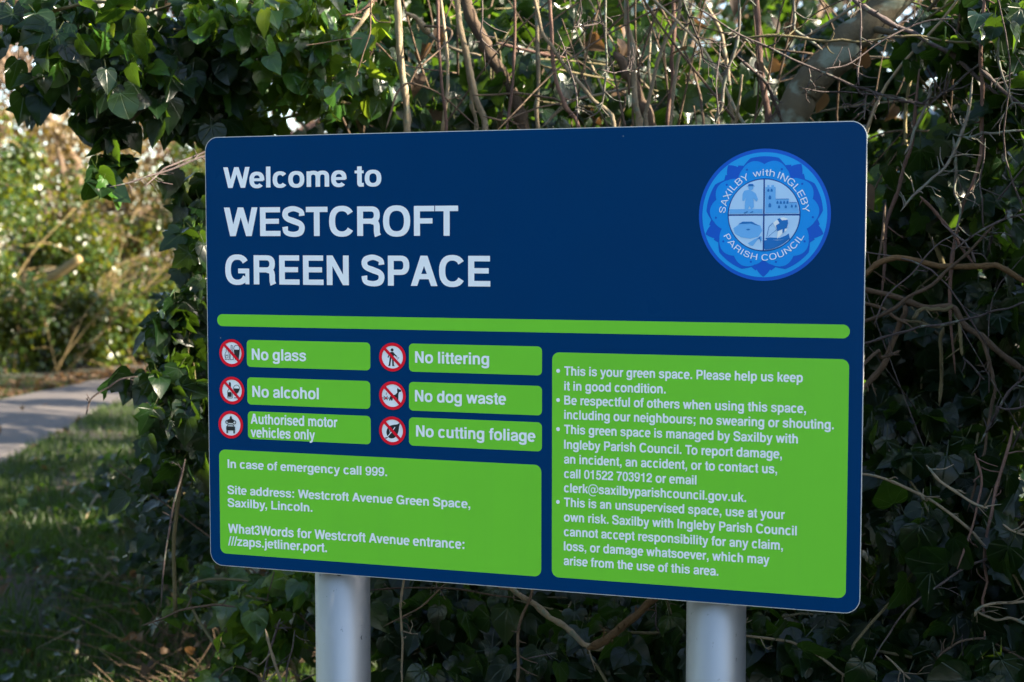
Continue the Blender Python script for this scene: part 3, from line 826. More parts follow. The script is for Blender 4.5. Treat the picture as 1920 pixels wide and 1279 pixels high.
# ---- round crest
CX, CY, CR = 1.0365, 0.1497, 0.1081
def crest():
    root = flat("emblem", [disc(CX, CY, CR, 96)], M["royal"], sign, 2)
    root["label"] = "round blue council emblem at the top right of the board"
    P = lambda polys: [[(CX+CR*x, CY-CR*y) for x, y in p] for p in polys]
    flat("pale_ring", P([disc(0, 0, .945, 96)]), M["azure"], root, 3)
    pts = []
    for k in range(360):
        a = 90+k
        d = ((a-54+36) % 72)-36           # offset from the sepal angle
        ad = abs(d)
        r = 0.885-0.075*max(0, 1-abs(ad-13)/9)
        if ad < 8: r = 0.80+0.14*(1-ad/8)**0.7
        pts.append((r*math.cos(R_(a)), r*math.sin(R_(a))))
    flat("rose_outline", P([pts]), M["royal"], root, 4)
    pts = []
    for k in range(360):
        a = 90+k
        d = abs(((a-90+36) % 72)-36)      # offset from the petal middle
        r = 0.765+0.065*math.sin(min(d, 26)/26*math.pi)**0.9
        if d > 26: r = 0.765-0.09*((d-26)/10)**1.3
        pts.append((r*math.cos(R_(a)), r*math.sin(R_(a))))
    flat("rose", P([pts]), M["azure2"], root, 5)
    for k in range(5):
        for sg in (-1, 1):
            a = R_(90+72*k+sg*21)
            flat("rose_dot", P([disc(.735*math.cos(a), .735*math.sin(a), .017, 12)]), M["royal"], root, 6)
    flat("roundel_rim", P([disc(0, 0, .552, 80)]), M["deepblue"], root, 6)
    g = .012
    def quarter(a0):
        c = (g*(1 if a0 in (0, 270) else -1), g*(1 if a0 in (0, 90) else -1))
        return [c]+[(c[0]*1+(.522)*math.cos(R_(a0+90*k/20)), c[1]+(.522)*math.sin(R_(a0+90*k/20))) for k in range(21)]
    flat("roundel_quarters", P([quarter(a) for a in (0, 90, 180, 270)]), M["paleblue"], root, 7)
    # ground strips, tower and nave, boat hull and sea
    soft = [[(-.525, .02), (-.525, .09), (-.02, .09), (-.02, .02)], [(.02, .02), (.02, .09), (.525, .09), (.525, .02)],
            [(.02, .09), (.02, .42), (.05, .42), (.05, .45), (.08, .45), (.08, .42), (.11, .42), (.11, .45), (.15, .45), (.15, .42), (.175, .42), (.175, .09)],
            [(.175, .09), (.175, .235), (.375, .235), (.375, .18), (.50, .18), (.515, .09)],
            # running figure
            [(-.30, .37), (-.22, .385), (-.13, .33), (-.09, .24), (-.11, .20), (-.16, .25), (-.15, .12), (-.19, .08), (-.22, .14), (-.25, .05), (-.29, .05), (-.29, .15), (-.28, .26), (-.3, .21), (-.33, .22), (-.325, .32)],
            disc(-.2, .415, .04, 12),
            # fish pond and reeds
            [(-.46, -.2), (-.36, -.13), (-.2, -.11), (-.05, -.16), (-.02, -.24), (-.08, -.33), (-.2, -.36), (-.34, -.34), (-.44, -.28)],
            [(-.24, -.43), (-.14, -.37), (-.03, -.32), (-.02, -.40), (-.08, -.36), (-.16, -.47), (-.2, -.46)]]
    flat("roundel_scenes", P(soft), M["softblue"], root, 8)
    seab = [(.02, -.38), (.42, -.33)]
    sea = [(.013, -.51)]+[(.013, -.385), (.1, -.375), (.2, -.385), (.3, -.375), (.41, -.36)]+[(.53*math.cos(R_(a)), .53*math.sin(R_(a))) for a in range(-42, -88, -5)]
    win = lambda x, y, w, h: [(x-w, y), (x-w, y+h*.55), (x, y+h), (x+w, y+h*.55), (x+w, y)]
    dark = [sea, [(.02, -.35), (.1, -.34), (.24, -.35), (.34, -.31), (.38, -.28), (.40, -.37), (.06, -.38)]]
    dark += [win(.065, .35, .016, .05), win(.115, .35, .016, .05), win(.09, .235, .02, .065), win(.09, .115, .02, .07)]
    dark += [win(.205+.05*k, .165, .015, .05) for k in range(4)]+[win(.23, .10, .016, .05), win(.33, .10, .016, .05), win(.42, .11, .014, .045), win(.48, .11, .014, .045)]
    dark += strokes([(.175, .238), (.378, .238)], .008)+strokes([(.378, .185), (.50, .185)], .008)
    dark += strokes([(.05, -.33), (.08, -.18), (.14, -.12)], .008)+strokes([(.07, -.33), (.2, -.22)], .006)
    dark += [[(-.24, .445), (-.235, .47), (-.165, .47), (-.16, .445), (-.13, .435), (-.27, .435)], [(-.31, .03), (-.25, .06), (-.24, .045), (-.29, .02)], [(-.21, .04), (-.17, .06), (-.155, .045), (-.2, .03)],
             [(-.27, -.22), (-.23, -.205), (-.2, -.225), (-.24, -.235)], [(-.39, -.14), (-.32, -.1), (-.18, -.1), (-.06, -.17), (-.2, -.13), (-.33, -.135)],
             [(-.1, -.37), (-.05, -.32), (-.035, -.44), (-.06, -.36)]]
    for sx, sy in ((1, 1), (-1, 1), (-1, -1), (1, -1)):
        sel = [q for q in dark if (np.mean([v[0] for v in q]) > 0) == (sx > 0) and (np.mean([v[1] for v in q]) > 0) == (sy > 0)]
        flat("roundel_detail", P(sel), M["midblue"], root, 9)
    sail = [(.145, -.12), (.215, -.06), (.30, -.035), (.36, -.06), (.37, -.16), (.345, -.235), (.28, -.29), (.205, -.36), (.215, -.245)]
    flat("sail", P([sail]), M["white"], root, 10)
    cross = [(.205, -.065), (.245, -.05), (.275, -.085), (.362, -.075), (.37, -.13), (.352, -.205), (.32, -.21), (.315, -.255), (.285, -.285), (.285, -.215), (.21, -.25), (.185, -.16), (.24, -.125)]
    flat("sail_cross", P([cross]), M["midblue"], root, 11)
    # lettering bent round the roundel
    V, F = [], []
    for body, a0, a1, r0, r1 in (("SAXILBY", 176.5, 112.5, .588, .688), ("with", 105.5, 75.5, .592, .692), ("INGLEBY", 70.5, 3.5, .588, .688), ("PARISH", 207.5, 261.5, .690, .598), ("COUNCIL", 267.5, 332.5, .690, .598)):
        P_ = set_text(body, 0.66, 22)
        xs = [a for q, j in P_ for a, b in q]
        x0, x1 = min(xs), max(xs)
        def fn(a, b):
            th = R_(a0+(a1-a0)*(a-x0)/(x1-x0)); r = r0+(r1-r0)*b/720
            return (CX+CR*r*math.cos(th), CY-CR*r*math.sin(th))
        emit_text(V, F, P_, fn, 7)
    link("lettering", mesh_from("lettering", V, F), M["white"], root, local=True)
crest()
#@@REST

# ================================================================== PLANTS
UP = np.array([0, 0, 1.0])
RT = np.array([rt[0], rt[1], 0.0])
NB = np.array([-rt[1], rt[0], 0.0])          # away from the viewer, square to the board
ORG = np.array([base[0], base[1], 0.0])
def hp(u, w, z):
    """hedge frame: u along the board to the right, w behind it, z up"""
    return ORG+RT*u+NB*w+UP*z

def plant(name, label, cat, loc, group=None):
    return thing(name, label, cat, (float(loc[0]), float(loc[1]), float(loc[2])), 0, group)

def blob(c, rx, ry, rd, n, rng):
    """points in an ellipsoid with clumps and holes; rx across, rd in depth, ry up"""
    k = max(3, n//9)
    cl = rng.normal(0, 1, (k, 3)); cl /= np.linalg.norm(cl, axis=1)[:, None]
    cl *= rng.random(k)[:, None]**0.45
    i = rng.integers(0, k, n)
    p = cl[i]+rng.normal(0, 0.17, (n, 3))
    return c+p[:, :1]*rx*np.array([1, 0, 0])+p[:, 1:2]*rd*np.array([0, 1, 0])+p[:, 2:]*ry*UP
def pxblob(px, py, d, rx, ry, rd, n, rng):
    s = d/FPX
    return blob(at(px, py, d), rx*s, ry*s, rd, n, rng)

def ivy_leaf_dirs(n, rng, out, upw=0.45, rnd=0.55, hang=0.9):
    Nn = out[None]*0.9+UP[None]*upw+rng.normal(0, rnd, (n, 3))
    D = -UP[None]*hang+out[None]*0.25+rng.normal(0, 0.5, (n, 3))
    return Nn, D
FRONT = np.array([-0.25, -0.95, 0.0])

def ivy(name, label, cat, root, blobs, seed, mat, kinds=("ivy", "heart", "heart"), size=(0.05, 0.075), tint=(0, 1), out=FRONT, vines=(), vr=0.004, upw=0.2, rnd=0.75, hang=0.9, group=None, nv=3):
    r = np.random.default_rng(seed)
    t = plant(name, label, cat, root, group)
    Ps = [pxblob(*b, r) for b in blobs]
    P = np.vstack(Ps)
    n = len(P)
    Nn, D = ivy_leaf_dirs(n, r, out, upw, rnd, hang)
    sz = r.uniform(*size, n)*r.choice([0.65, 0.85, 1.0, 1.1], n)
    ti = np.clip(r.beta(1.3, 2.2, n)*(tint[1]-tint[0])+tint[0], 0, 1)
    link("foliage", leaves_mesh("foliage", P, Nn, D, sz, list(kinds), r, ti), mat, t)
    for v in vines:
        tb = Tubes()
        pts = smooth_path([at(*q) for q in v], 7)
        tb.add(wobble(pts, 0.006, r), [vr*1.5, vr*0.6], 6, r.random())
        link("vine", tb.mesh("vine"), M["vine"], t)
    # rambling vines that tie the leaves together
    for k in range(nv):
        sel = P[r.integers(0, n, 5)]
        sel = sel[np.argsort(sel[:, 2])]
        tb = Tubes()
        tb.add(wobble(smooth_path(sel, 6), 0.008, r), [vr, vr*0.5], 5, r.random())
        link("vine", tb.mesh("vine"), M["vine"], t)
    return t

# ---- ivy around the board
ivy("ivy", "dark overhanging ivy bough at the top left of the photo, against the sunny path", "ivy", hp(-1.2, 0.9, 1.2),
    [(50, 45, 3.4, 95, 60, .15, 60), (190, 95, 3.4, 150, 90, .28, 150), (320, 140, 3.45, 130, 100, .3, 160), (175, 235, 3.35, 62, 80, .15, 55), (250, 25, 3.5, 240, 60, .3, 230),
     (400, 120, 3.6, 90, 140, .3, 190), (60, 175, 3.4, 45, 35, .08, 22), (225, 285, 3.35, 35, 45, .08, 22), (190, 335, 3.3, 14, 26, .03, 5), (360, 215, 3.5, 80, 45, .2, 70)],
    11, M["ivy"], ("heart", "heart", "round", "ivy"), (0.048, 0.070), (0.1, 1.0), np.array([0.2, -0.9, 0.1]), vines=[[(640, 90, 3.7), (420, 110, 3.6), (250, 130, 3.45), (120, 190, 3.4), (40, 130, 3.4)], [(420, 100, 3.6), (260, 210, 3.4), (205, 300, 3.35)]], vr=0.006, upw=0.2, rnd=0.6, hang=1.2)
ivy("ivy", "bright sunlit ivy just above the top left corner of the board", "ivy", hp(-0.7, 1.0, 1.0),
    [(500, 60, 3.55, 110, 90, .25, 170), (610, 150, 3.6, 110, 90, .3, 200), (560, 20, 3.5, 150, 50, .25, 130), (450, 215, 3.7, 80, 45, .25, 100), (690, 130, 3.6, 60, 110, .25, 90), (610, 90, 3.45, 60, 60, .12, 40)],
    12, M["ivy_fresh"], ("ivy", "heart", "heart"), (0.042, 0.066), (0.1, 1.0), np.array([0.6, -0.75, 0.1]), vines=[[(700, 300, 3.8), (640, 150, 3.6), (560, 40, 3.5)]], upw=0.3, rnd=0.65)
ivy("ivy", "ivy edging the left side of the board, standing out against the sunlit hedge", "ivy", hp(-1.0, 0.8, 0),
    [(362, 470, 3.5, 52, 110, .2, 120), (350, 640, 3.5, 60, 80, .2, 120), (292, 600, 3.45, 30, 24, .08, 16), (365, 780, 3.5, 58, 80, .25, 110), (310, 705, 3.45, 40, 25, .1, 22), (330, 860, 3.6, 80, 60, .25, 90), (450, 560, 3.75, 110, 260, .25, 240), (225, 715, 3.5, 30, 12, .08, 9), (345, 340, 3.5, 40, 45, .15, 22)],
    13, M["ivy"], ("heart", "ivy", "heart"), (0.048, 0.072), (0.2, 1.0), vines=[[(330, 1150, 3.7), (330, 900, 3.6), (345, 700, 3.5), (360, 480, 3.5)]], rnd=0.6)
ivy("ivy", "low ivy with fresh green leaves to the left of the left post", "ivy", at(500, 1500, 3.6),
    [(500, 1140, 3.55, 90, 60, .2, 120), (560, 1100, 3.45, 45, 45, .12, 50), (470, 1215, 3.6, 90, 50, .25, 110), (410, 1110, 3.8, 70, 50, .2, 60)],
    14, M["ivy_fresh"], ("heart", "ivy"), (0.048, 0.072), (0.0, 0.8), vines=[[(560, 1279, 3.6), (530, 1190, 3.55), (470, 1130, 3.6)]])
ivy("ivy", "dark scrambling ivy low on the ground at the far left below the board", "ivy", at(330, 1150, 4.6),
    [(300, 890, 4.7, 100, 80, .4, 170), (365, 1010, 4.4, 90, 90, .4, 170), (345, 950, 4.6, 80, 90, .5, 130), (250, 1010, 5.0, 80, 50, .4, 45), (400, 1010, 4.3, 60, 100, .3, 70), (320, 1120, 4.6, 120, 50, .4, 60), (270, 870, 5.4, 60, 40, .4, 45)],
    15, M["ivy"], ("heart", "ivy"), (0.034, 0.058), (0.0, 0.6), upw=0.7, rnd=0.6)
ivy("ivy", "shaded heart leaved ivy hanging between the two posts", "ivy", hp(0.1, 0.7, 0),
    [(830, 1190, 3.35, 140, 110, .25, 230), (1010, 1190, 3.3, 150, 110, .25, 260), (1180, 1200, 3.2, 130, 110, .25, 230), (740, 1150, 3.4, 60, 110, .2, 90), (1250, 1180, 3.15, 60, 90, .2, 80), (950, 1110, 3.4, 260, 40, .2, 150)],
    16, M["ivy"], ("heart", "ivy", "heart", "heart"), (0.052, 0.078), (0.0, 0.9), vines=[[(700, 1279, 3.4), (830, 1180, 3.35), (905, 1110, 3.4)], [(1090, 1290, 3.2), (1150, 1190, 3.2), (1230, 1150, 3.2)]], upw=0.2, rnd=0.62)
ivy("ivy", "shaded bluish ivy filling the bottom right corner beside the right post", "ivy", hp(1.05, 0.7, 0),
    [(1700, 980, 3.0, 80, 120, .25, 190), (1820, 960, 3.0, 120, 130, .3, 230), (1560, 1220, 2.95, 160, 70, .25, 240), (1740, 1180, 2.95, 130, 110, .3, 260), (1870, 1180, 2.95, 70, 110, .25, 150), (1670, 860, 3.05, 60, 60, .2, 80), (1430, 1200, 3.05, 50, 80, .2, 80)],
    17, M["ivy"], ("heart", "heart", "ivy", "round"), (0.050, 0.078), (0.0, 0.8), vines=[[(1640, 1279, 2.9), (1720, 1130, 3.0), (1800, 960, 3.0), (1830, 800, 3.1)]], upw=0.2, rnd=0.62)
ivy("ivy", "deep shaded ivy behind the tangled brown branches right of the board", "ivy", hp(1.0, 1.0, 0),
    [(1700, 620, 3.5, 110, 130, .2, 190), (1830, 700, 3.4, 110, 130, .25, 220), (1870, 560, 3.4, 60, 80, .2, 100), (1700, 780, 3.35, 90, 80, .2, 130), (1760, 470, 3.5, 160, 50, .2, 160)],
    18, M["ivy"], ("heart", "ivy", "heart"), (0.048, 0.074), (0.0, 0.7), rnd=0.5)
ivy("ivy", "ivy with lit leaves in the upper right corner, right of the crest", "ivy", hp(1.0, 0.9, 0.4),
    [(1830, 60, 3.1, 110, 80, .25, 190), (1770, 130, 3.5, 70, 90, .2, 110), (1860, 300, 3.15, 80, 120, .3, 190), (1730, 360, 3.3, 110, 110, .3, 210), (1890, 170, 3.05, 40, 60, .2, 60)],
    19, M["ivy"], ("heart", "ivy", "round"), (0.044, 0.072), (0.2, 1.0), np.array([0.35, -0.9, 0.1]), vines=[[(1760, 500, 3.3), (1700, 260, 3.3), (1730, 60, 3.3)]], rnd=0.6)
ivy("ivy", "scattered ivy among the bare stems above the middle of the board", "ivy", hp(0.05, 1.2, 0.8),
    [(800, 195, 3.85, 150, 45, .25, 70), (960, 180, 3.9, 130, 60, .3, 75), (1120, 195, 3.9, 130, 45, .3, 70), (1330, 200, 3.9, 130, 45, .3, 80), (1280, 90, 4.1, 160, 80, .3, 45), (720, 70, 3.9, 60, 60, .2, 30), (1000, 60, 4.2, 220, 70, .3, 45)],
    20, M["ivy"], ("heart", "ivy", "round"), (0.04, 0.068), (0.0, 1.0), np.array([0.3, -0.9, 0.1]), vines=[[(940, 240, 3.8), (935, 150, 3.75), (930, 60, 3.75)]], rnd=0.6)

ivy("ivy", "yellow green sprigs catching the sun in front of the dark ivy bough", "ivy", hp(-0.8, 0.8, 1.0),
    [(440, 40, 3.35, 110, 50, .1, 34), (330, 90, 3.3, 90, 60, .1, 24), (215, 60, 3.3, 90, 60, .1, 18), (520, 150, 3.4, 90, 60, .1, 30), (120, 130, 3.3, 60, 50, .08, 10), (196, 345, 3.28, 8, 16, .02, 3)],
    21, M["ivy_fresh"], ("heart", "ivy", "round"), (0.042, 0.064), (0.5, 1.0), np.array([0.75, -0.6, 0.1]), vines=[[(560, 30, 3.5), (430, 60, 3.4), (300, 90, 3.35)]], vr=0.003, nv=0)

# ---- the body of the hedge, running on to the right beyond the photo
def hedge_mass(name, label, seed, segs, size, mat):
    r = np.random.default_rng(seed)
    t = plant(name, label, "hedge", hp(segs[0][0], segs[0][2], 0))
    Ps = []
    for (u0, u1, w0, w1, z0, z1, n) in segs:
        k = n//10
        c = np.stack([r.uniform(u0, u1, k), r.uniform(w0, w1, k), r.uniform(z0, z1, k)], 1)
        q = c[r.integers(0, k, n)]+r.normal(0, 0.07, (n, 3))
        Ps.append(ORG+q[:, :1]*RT+q[:, 1:2]*NB+q[:, 2:]*UP)
    P = np.vstack(Ps); n = len(P)
    P[:, 2] = np.maximum(P[:, 2], 0.03)
    Nn, D = ivy_leaf_dirs(n, r, FRONT, 0.1, 0.9)
    link("foliage", leaves_mesh("foliage", P, Nn, D, r.uniform(*size, n), ["heart", "ivy"], r, r.random(n)*0.7), mat, t)
    for k in range(16):
        i = r.integers(0, len(segs)); u0, u1, w0, w1, z0, z1, _ = segs[i]
        u, w = r.uniform(u0, u1), r.uniform(w0, w1)
        tb = Tubes()
        pts = [hp(u+r.normal(0, .08)*j, w+r.normal(0, .05)*j, z1*j/5*0.97) for j in range(6)]
        tb.add(wobble(smooth_path(pts, 6), 0.02, r), [0.018, 0.006], 6, r.random()*0.4)
        link("stem", tb.mesh("stem"), M["stem_brown"], t)
    return t
hedge_mass("ivy_hedge", "dense dark ivy hedge standing behind the whole board", 31,
           [(-1.0, 0.1, 1.1, 1.9, 0, 1.85, 2600), (0.1, 1.2, 1.05, 1.9, 0, 1.75, 2500), (1.2, 2.4, 0.75, 1.9, 0, 2.1, 2600), (-0.9, 0.0, 1.4, 2.0, 1.7, 2.25, 350), (-0.2, 0.5, 0.9, 1.4, 0, 0.9, 700)], (0.055, 0.085), M["ivy"])
hedge_mass("ivy_hedge", "ivy hedge running out of the photo past its right edge", 32,
           [(1.3, 2.3, -0.25, 1.0, 0, 2.15, 5200), (2.3, 4.2, -0.3, 1.6, 0, 2.3, 3600), (4.2, 7.5, -0.3, 1.6, 0, 2.4, 3600)], (0.07, 0.11), M["ivy"])

# ---- bare stems, traced where they stand, at their own distance
def branch_mesh(name, pts, d0, d1, w0, w1, rng, spurs=0, spur_len=0.05, ext=None, seg=7, wob=0.0022, n=6):
    P = []
    m = len(pts)
    for k, (x, y) in enumerate(pts):
        P.append(at(x, y, d0+(d1-d0)*k/max(1, m-1)))
    Q = smooth_path(P, n)
    Q = wobble(Q, wob, rng)
    dm = (d0+d1)/2
    tb = Tubes()
    r0, r1 = w0*dm/FPX/2, w1*dm/FPX/2
    ti = rng.random()
    f_ = np.linspace(0, 1, 21)
    tap = np.minimum(1, np.minimum(0.30+f_*9, 0.30+(1-f_)*9))
    tb.add(Q, (r0+(r1-r0)*f_)*tap*(0.86 if seg < 12 else 1.0), seg, ti, 0.22 if seg < 12 else 0.03, rng)
    L_ = len(Q)
    for s in range(spurs):
        i = int(rng.integers(1, L_-1))
        tdir = Q[min(i+1, L_-1)]-Q[i-1]; tdir /= np.linalg.norm(tdir)+1e-9
        side = rng.normal(0, 1, 3); side -= tdir*np.dot(side, tdir); side /= np.linalg.norm(side)
        ln = spur_len*rng.uniform(0.25, 1.2)
        a = Q[i]; b = a+(side*0.85+tdir*0.5)*ln*0.5; c = b+(side*0.7+tdir*0.3+rng.normal(0, .25, 3))*ln*0.5
        rr = r0+(r1-r0)*i/L_
        tb.add(smooth_path([a, b, c], 3), [min(rr*0.6, 0.0022), 0.0008], 4, ti*0.8)
        if rng.random() < 0.5:
            e = c+rng.normal(0, 1, 3)*ln*0.25
            tb.add(np.array([b, (b+e)/2+rng.normal(0, .003, 3), e]), [0.0012, 0.0006], 4, ti*0.8)
    return tb.mesh(name)
def shrub(name, label, cat, root, seed, rows, part="stem", group=None):
    r = np.random.default_rng(seed)
    t = plant(name, label, cat, root, group)
    for row in rows:
        mat, d0, d1, w0, w1, sp, pts = row[:7]
        link(part, branch_mesh(part, pts, d0, d1, w0, w1, r, sp, *(row[7:] or ())), M[mat], t)
    return t
DN = lambda x, y: [(x+2, y+120), (x+5, 620), (x+8, 1040)]
shrub("coppiced_shrub", "clump of pale upright bare stems rising behind the top edge of the board", "shrub", hp(0, 1.0, 0), 41, [
    ("stem_pale", 3.45, 3.6, 15, 17, 3, [(742, -60), (748, 60), (756, 150), (762, 240)]+DN(762, 240)),
    ("stem_pale", 3.55, 3.6, 8, 16, 2, [(760, 20), (785, 40), (806, 66)]),
    ("stem_red", 3.4, 3.5, 7, 8, 3, [(816, -60), (822, 60), (829, 150), (835, 240)]+DN(835, 240)),
    ("stem_pale", 3.5, 3.6, 13, 16, 3, [(848, -60), (862, 50), (876, 110), (890, 180), (908, 235)]+DN(908, 235)),
    ("stem_pale", 3.55, 3.6, 8, 9, 2, [(862, 40), (870, 110), (884, 190), (894, 240)]+DN(894, 240)),
    ("stem_brown", 3.7, 3.75, 26, 30, 4, [(850, -60), (885, 30), (915, 95), (945, 145), (966, 185), (985, 260)]+DN(985, 260)),
    ("stem_red", 3.45, 3.5, 6, 7, 3, [(962, -60), (965, 60), (962, 150), (950, 235)]+DN(950, 235)),
    ("stem_pale", 3.4, 3.45, 8, 10, 2, [(985, -60), (1005, 20), (1025, 80), (1065, 130), (1105, 180), (1150, 235)]+DN(1150, 235)),
    ("stem_pale", 3.6, 3.65, 9, 10, 2, [(1006, -60), (1007, 60), (1009, 150), (1008, 240)]+DN(1008, 240)),
    ("stem_red", 3.42, 3.5, 8, 10, 3, [(1034, -60), (1033, 50), (1040, 140), (1060, 200), (1085, 240)]+DN(1085, 240)),
    ("stem_pale", 3.5, 3.55, 12, 15, 3, [(1170, -60), (1177, 40), (1186, 110), (1192, 180), (1198, 240)]+DN(1198, 240)),
    ("stem_brown", 3.6, 3.6, 22, 26, 2, [(1150, 95), (1175, 130), (1200, 180), (1220, 240)]+DN(1220, 240)),
    ("stem_pale", 3.45, 3.5, 8, 10, 3, [(1290, -60), (1268, 30), (1240, 100), (1215, 190), (1212, 235)]+DN(1212, 235)),
    ("stem_pale", 3.55, 3.6, 6, 8, 2, [(1305, -40), (1285, 60), (1268, 150), (1256, 240)]+DN(1256, 240)),
    ("stem_red", 3.6, 3.65, 9, 10, 2, [(1262, -60), (1262, 60), (1260, 140), (1252, 235)]+DN(1252, 235)),
    ("stem_pale", 3.6, 3.6, 5, 7, 2, [(1220, 40), (1218, 110), (1222, 180)]),
    ("stem_red", 3.5, 3.55, 13, 15, 3, [(1410, -60), (1417, 30), (1423, 110), (1434, 180), (1440, 230)]+DN(1440, 230)),
    ("stem_pale", 3.65, 3.65, 9, 10, 3, [(1325, 5), (1350, 60), (1362, 120), (1370, 200), (1375, 240)]+DN(1375, 240)),
    ("stem_pale", 3.5, 3.5, 8, 6, 4, [(1015, 236), (1070, 190), (1130, 175), (1190, 160)]),
    ("stem_brown", 3.5, 3.5, 5, 5, 4, [(885, 178), (960, 175), (1030, 182), (1060, 196)]),
    ("stem_brown", 3.45, 3.5, 5, 4, 4, [(905, 222), (960, 222), (1010, 200), (1055, 194)]),
    ("stem_brown", 3.4, 3.5, 5, 4, 3, [(724, 240), (742, 180), (768, 155), (830, 180), (895, 240)]),
    ("stem_pale", 3.4, 3.4, 12, 10, 2, [(700, -40), (690, 15), (672, 45), (656, 72)]),
    ("stem_red", 3.4, 3.4, 5, 4, 3, [(640, 30), (680, 20), (720, -10)]),
    ("stem_brown", 3.5, 3.5, 5, 3, 3, [(660, 90), (700, 80), (740, 115)]),
    ("stem_brown", 3.5, 3.55, 6, 4, 3, [(690, 60), (700, 90), (682, 130)]),
    ("stem_red", 3.7, 3.7, 8, 6, 2, [(930, 80), (1000, 95), (1060, 110)]),
    ("stem_pale", 3.75, 3.7, 10, 8, 2, [(775, 25), (800, 60), (850, 90), (900, 105)]),
])
shrub("leaning_tree", "thick smooth trunk leaning to the right above the crest", "tree", hp(0.8, 1.6, 0), 42, [
    ("trunk", 3.35, 3.3, 66, 60, 0, [(1500, 1000), (1440, 420), (1478, 230), (1520, 160), (1575, 95), (1645, 30), (1720, -50), (1830, -180)], 0.05, None, 18, 0.005, 8),
    ("trunk", 3.3, 3.1, 16, 6, 6, [(1625, 50), (1690, 60), (1740, 20), (1790, -40)])], "trunk")
shrub("twiggy_shrub", "shrub of dark thorny twigs crossing over the top right corner of the board", "shrub", hp(1.1, 0.5, 0), 43, [
    ("twig_dark", 2.95, 3.0, 4, 7, 14, [(1285, 0), (1374, 57), (1468, 101), (1559, 145), (1616, 168), (1690, 185), (1745, 195)]),
    ("twig_dark", 3.0, 3.0, 7, 6, 8, [(1745, 195), (1775, 170), (1815, 135), (1850, 105)]),
    ("vine", 3.1, 2.95, 7, 5, 10, [(1384, 72), (1450, 68), (1530, 76), (1600, 79), (1660, 72), (1702, 66), (1780, 78), (1860, 83), (1960, 96)]),
    ("twig_dark", 3.1, 3.0, 12, 8, 6, [(1590, -10), (1640, 25), (1700, 60), (1770, 95), (1810, 125), (1870, 175), (1940, 220)]),
    ("twig_dark", 2.95, 2.95, 4, 5, 10, [(1610, -20), (1616, 50), (1614, 110), (1609, 160)]),
    ("twig_dark", 2.95, 3.0, 3, 4, 10, [(1496, 165), (1570, 170), (1640, 178), (1720, 193)]),
    ("twig_dark", 2.9, 2.95, 3, 4, 8, [(1545, 130), (1590, 120), (1650, 80), (1720, 45), (1790, 36)]),
    ("twig_dark", 3.0, 3.0, 4, 3, 8, [(1625, 168), (1622, 200), (1618, 224)]),
    ("lichen", 3.0, 3.1, 6, 9, 8, [(1385, -20), (1384, 40), (1372, 110), (1360, 150), (1352, 200), (1340, 230)]),
    ("twig_dark", 2.9, 3.0, 3, 4, 8, [(1345, 228), (1342, 160), (1349, 110), (1348, 75)]),
    ("twig_dark", 2.9, 3.0, 4, 4, 10, [(1280, 0), (1300, 50), (1315, 90), (1322, 120)]),
    ("lichen", 3.1, 3.1, 5, 8, 6, [(1490, -20), (1488, 30), (1497, 60), (1540, 90)]),
    ("lichen", 2.95, 3.0, 6, 4, 10, [(1135, -40), (1135, 60), (1138, 130), (1128, 200), (1100, 228)]),
    ("twig_dark", 2.95, 3.0, 3, 4, 10, [(1075, 52), (1100, 46), (1130, 40)]),
    ("twig_dark", 2.95, 3.0, 3, 4, 10, [(1130, 135), (1160, 132), (1190, 130)]),
    ("twig_dark", 3.0, 3.0, 3, 4, 6, [(1046, 60), (1060, 100), (1076, 150), (1082, 235)]),
    ("twig_dark", 2.9, 2.95, 4, 3, 6, [(906, -40), (906, 40), (902, 75), (935, 102)]),
    ("stem_brown", 2.95, 3.0, 4, 3, 5, [(694, -10), (690, 50), (680, 100), (672, 130)]),
    ("twig_dark", 3.2, 3.3, 6, 9, 6, [(1380, 105), (1430, 150), (1450, 190), (1462, 226)]),
], "branch")
shrub("lichened_shrub", "shrub of grey lichened twigs and reddish stems along the upper right edge", "shrub", hp(1.35, 0.4, 0), 44, [
    ("lichen", 2.95, 2.9, 5, 8, 12, [(1685, 398), (1710, 370), (1745, 340), (1775, 310), (1800, 265), (1815, 220), (1825, 150)]),
    ("lichen", 2.9, 2.85, 5, 6, 10, [(1787, 252), (1830, 254), (1880, 248), (1960, 246)]),
    ("lichen", 2.95, 2.95, 6, 5, 8, [(1787, 252), (1795, 300), (1790, 350), (1800, 390), (1790, 440)]),
    ("lichen", 3.0, 3.0, 5, 8, 8, [(1697, 290), (1710, 255), (1735, 200), (1745, 160)]),
    ("stem_red", 2.95, 3.05, 9, 8, 4, [(1850, -60), (1838, 100), (1842, 180), (1840, 270), (1825, 340), (1795, 420), (1780, 520), (1790, 700)]),
    ("stem_red", 3.05, 3.1, 8, 8, 4, [(1722, 130), (1712, 260), (1700, 310), (1680, 370), (1660, 440), (1655, 560)]),
    ("stem_red", 2.9, 2.95, 7, 7, 3, [(1728, 370), (1760, 405), (1790, 440), (1830, 500)]),
    ("twig_dark", 2.85, 2.9, 4, 4, 8, [(1845, 260), (1840, 330), (1843, 390), (1848, 430), (1872, 440)]),
    ("twig_dark", 2.85, 2.8, 4, 6, 8, [(1780, 470), (1850, 425), (1900, 410), (1960, 395)]),
    ("lichen", 2.85, 2.85, 6, 4, 10, [(1870, 70), (1878, 130), (1892, 180), (1900, 195)]),
    ("twig_dark", 2.9, 2.9, 10, 8, 4, [(1840, 130), (1880, 170), (1940, 215)]),
    ("lichen", 3.0, 2.95, 5, 4, 8, [(1790, 385), (1810, 370), (1825, 360)]),
], "branch")
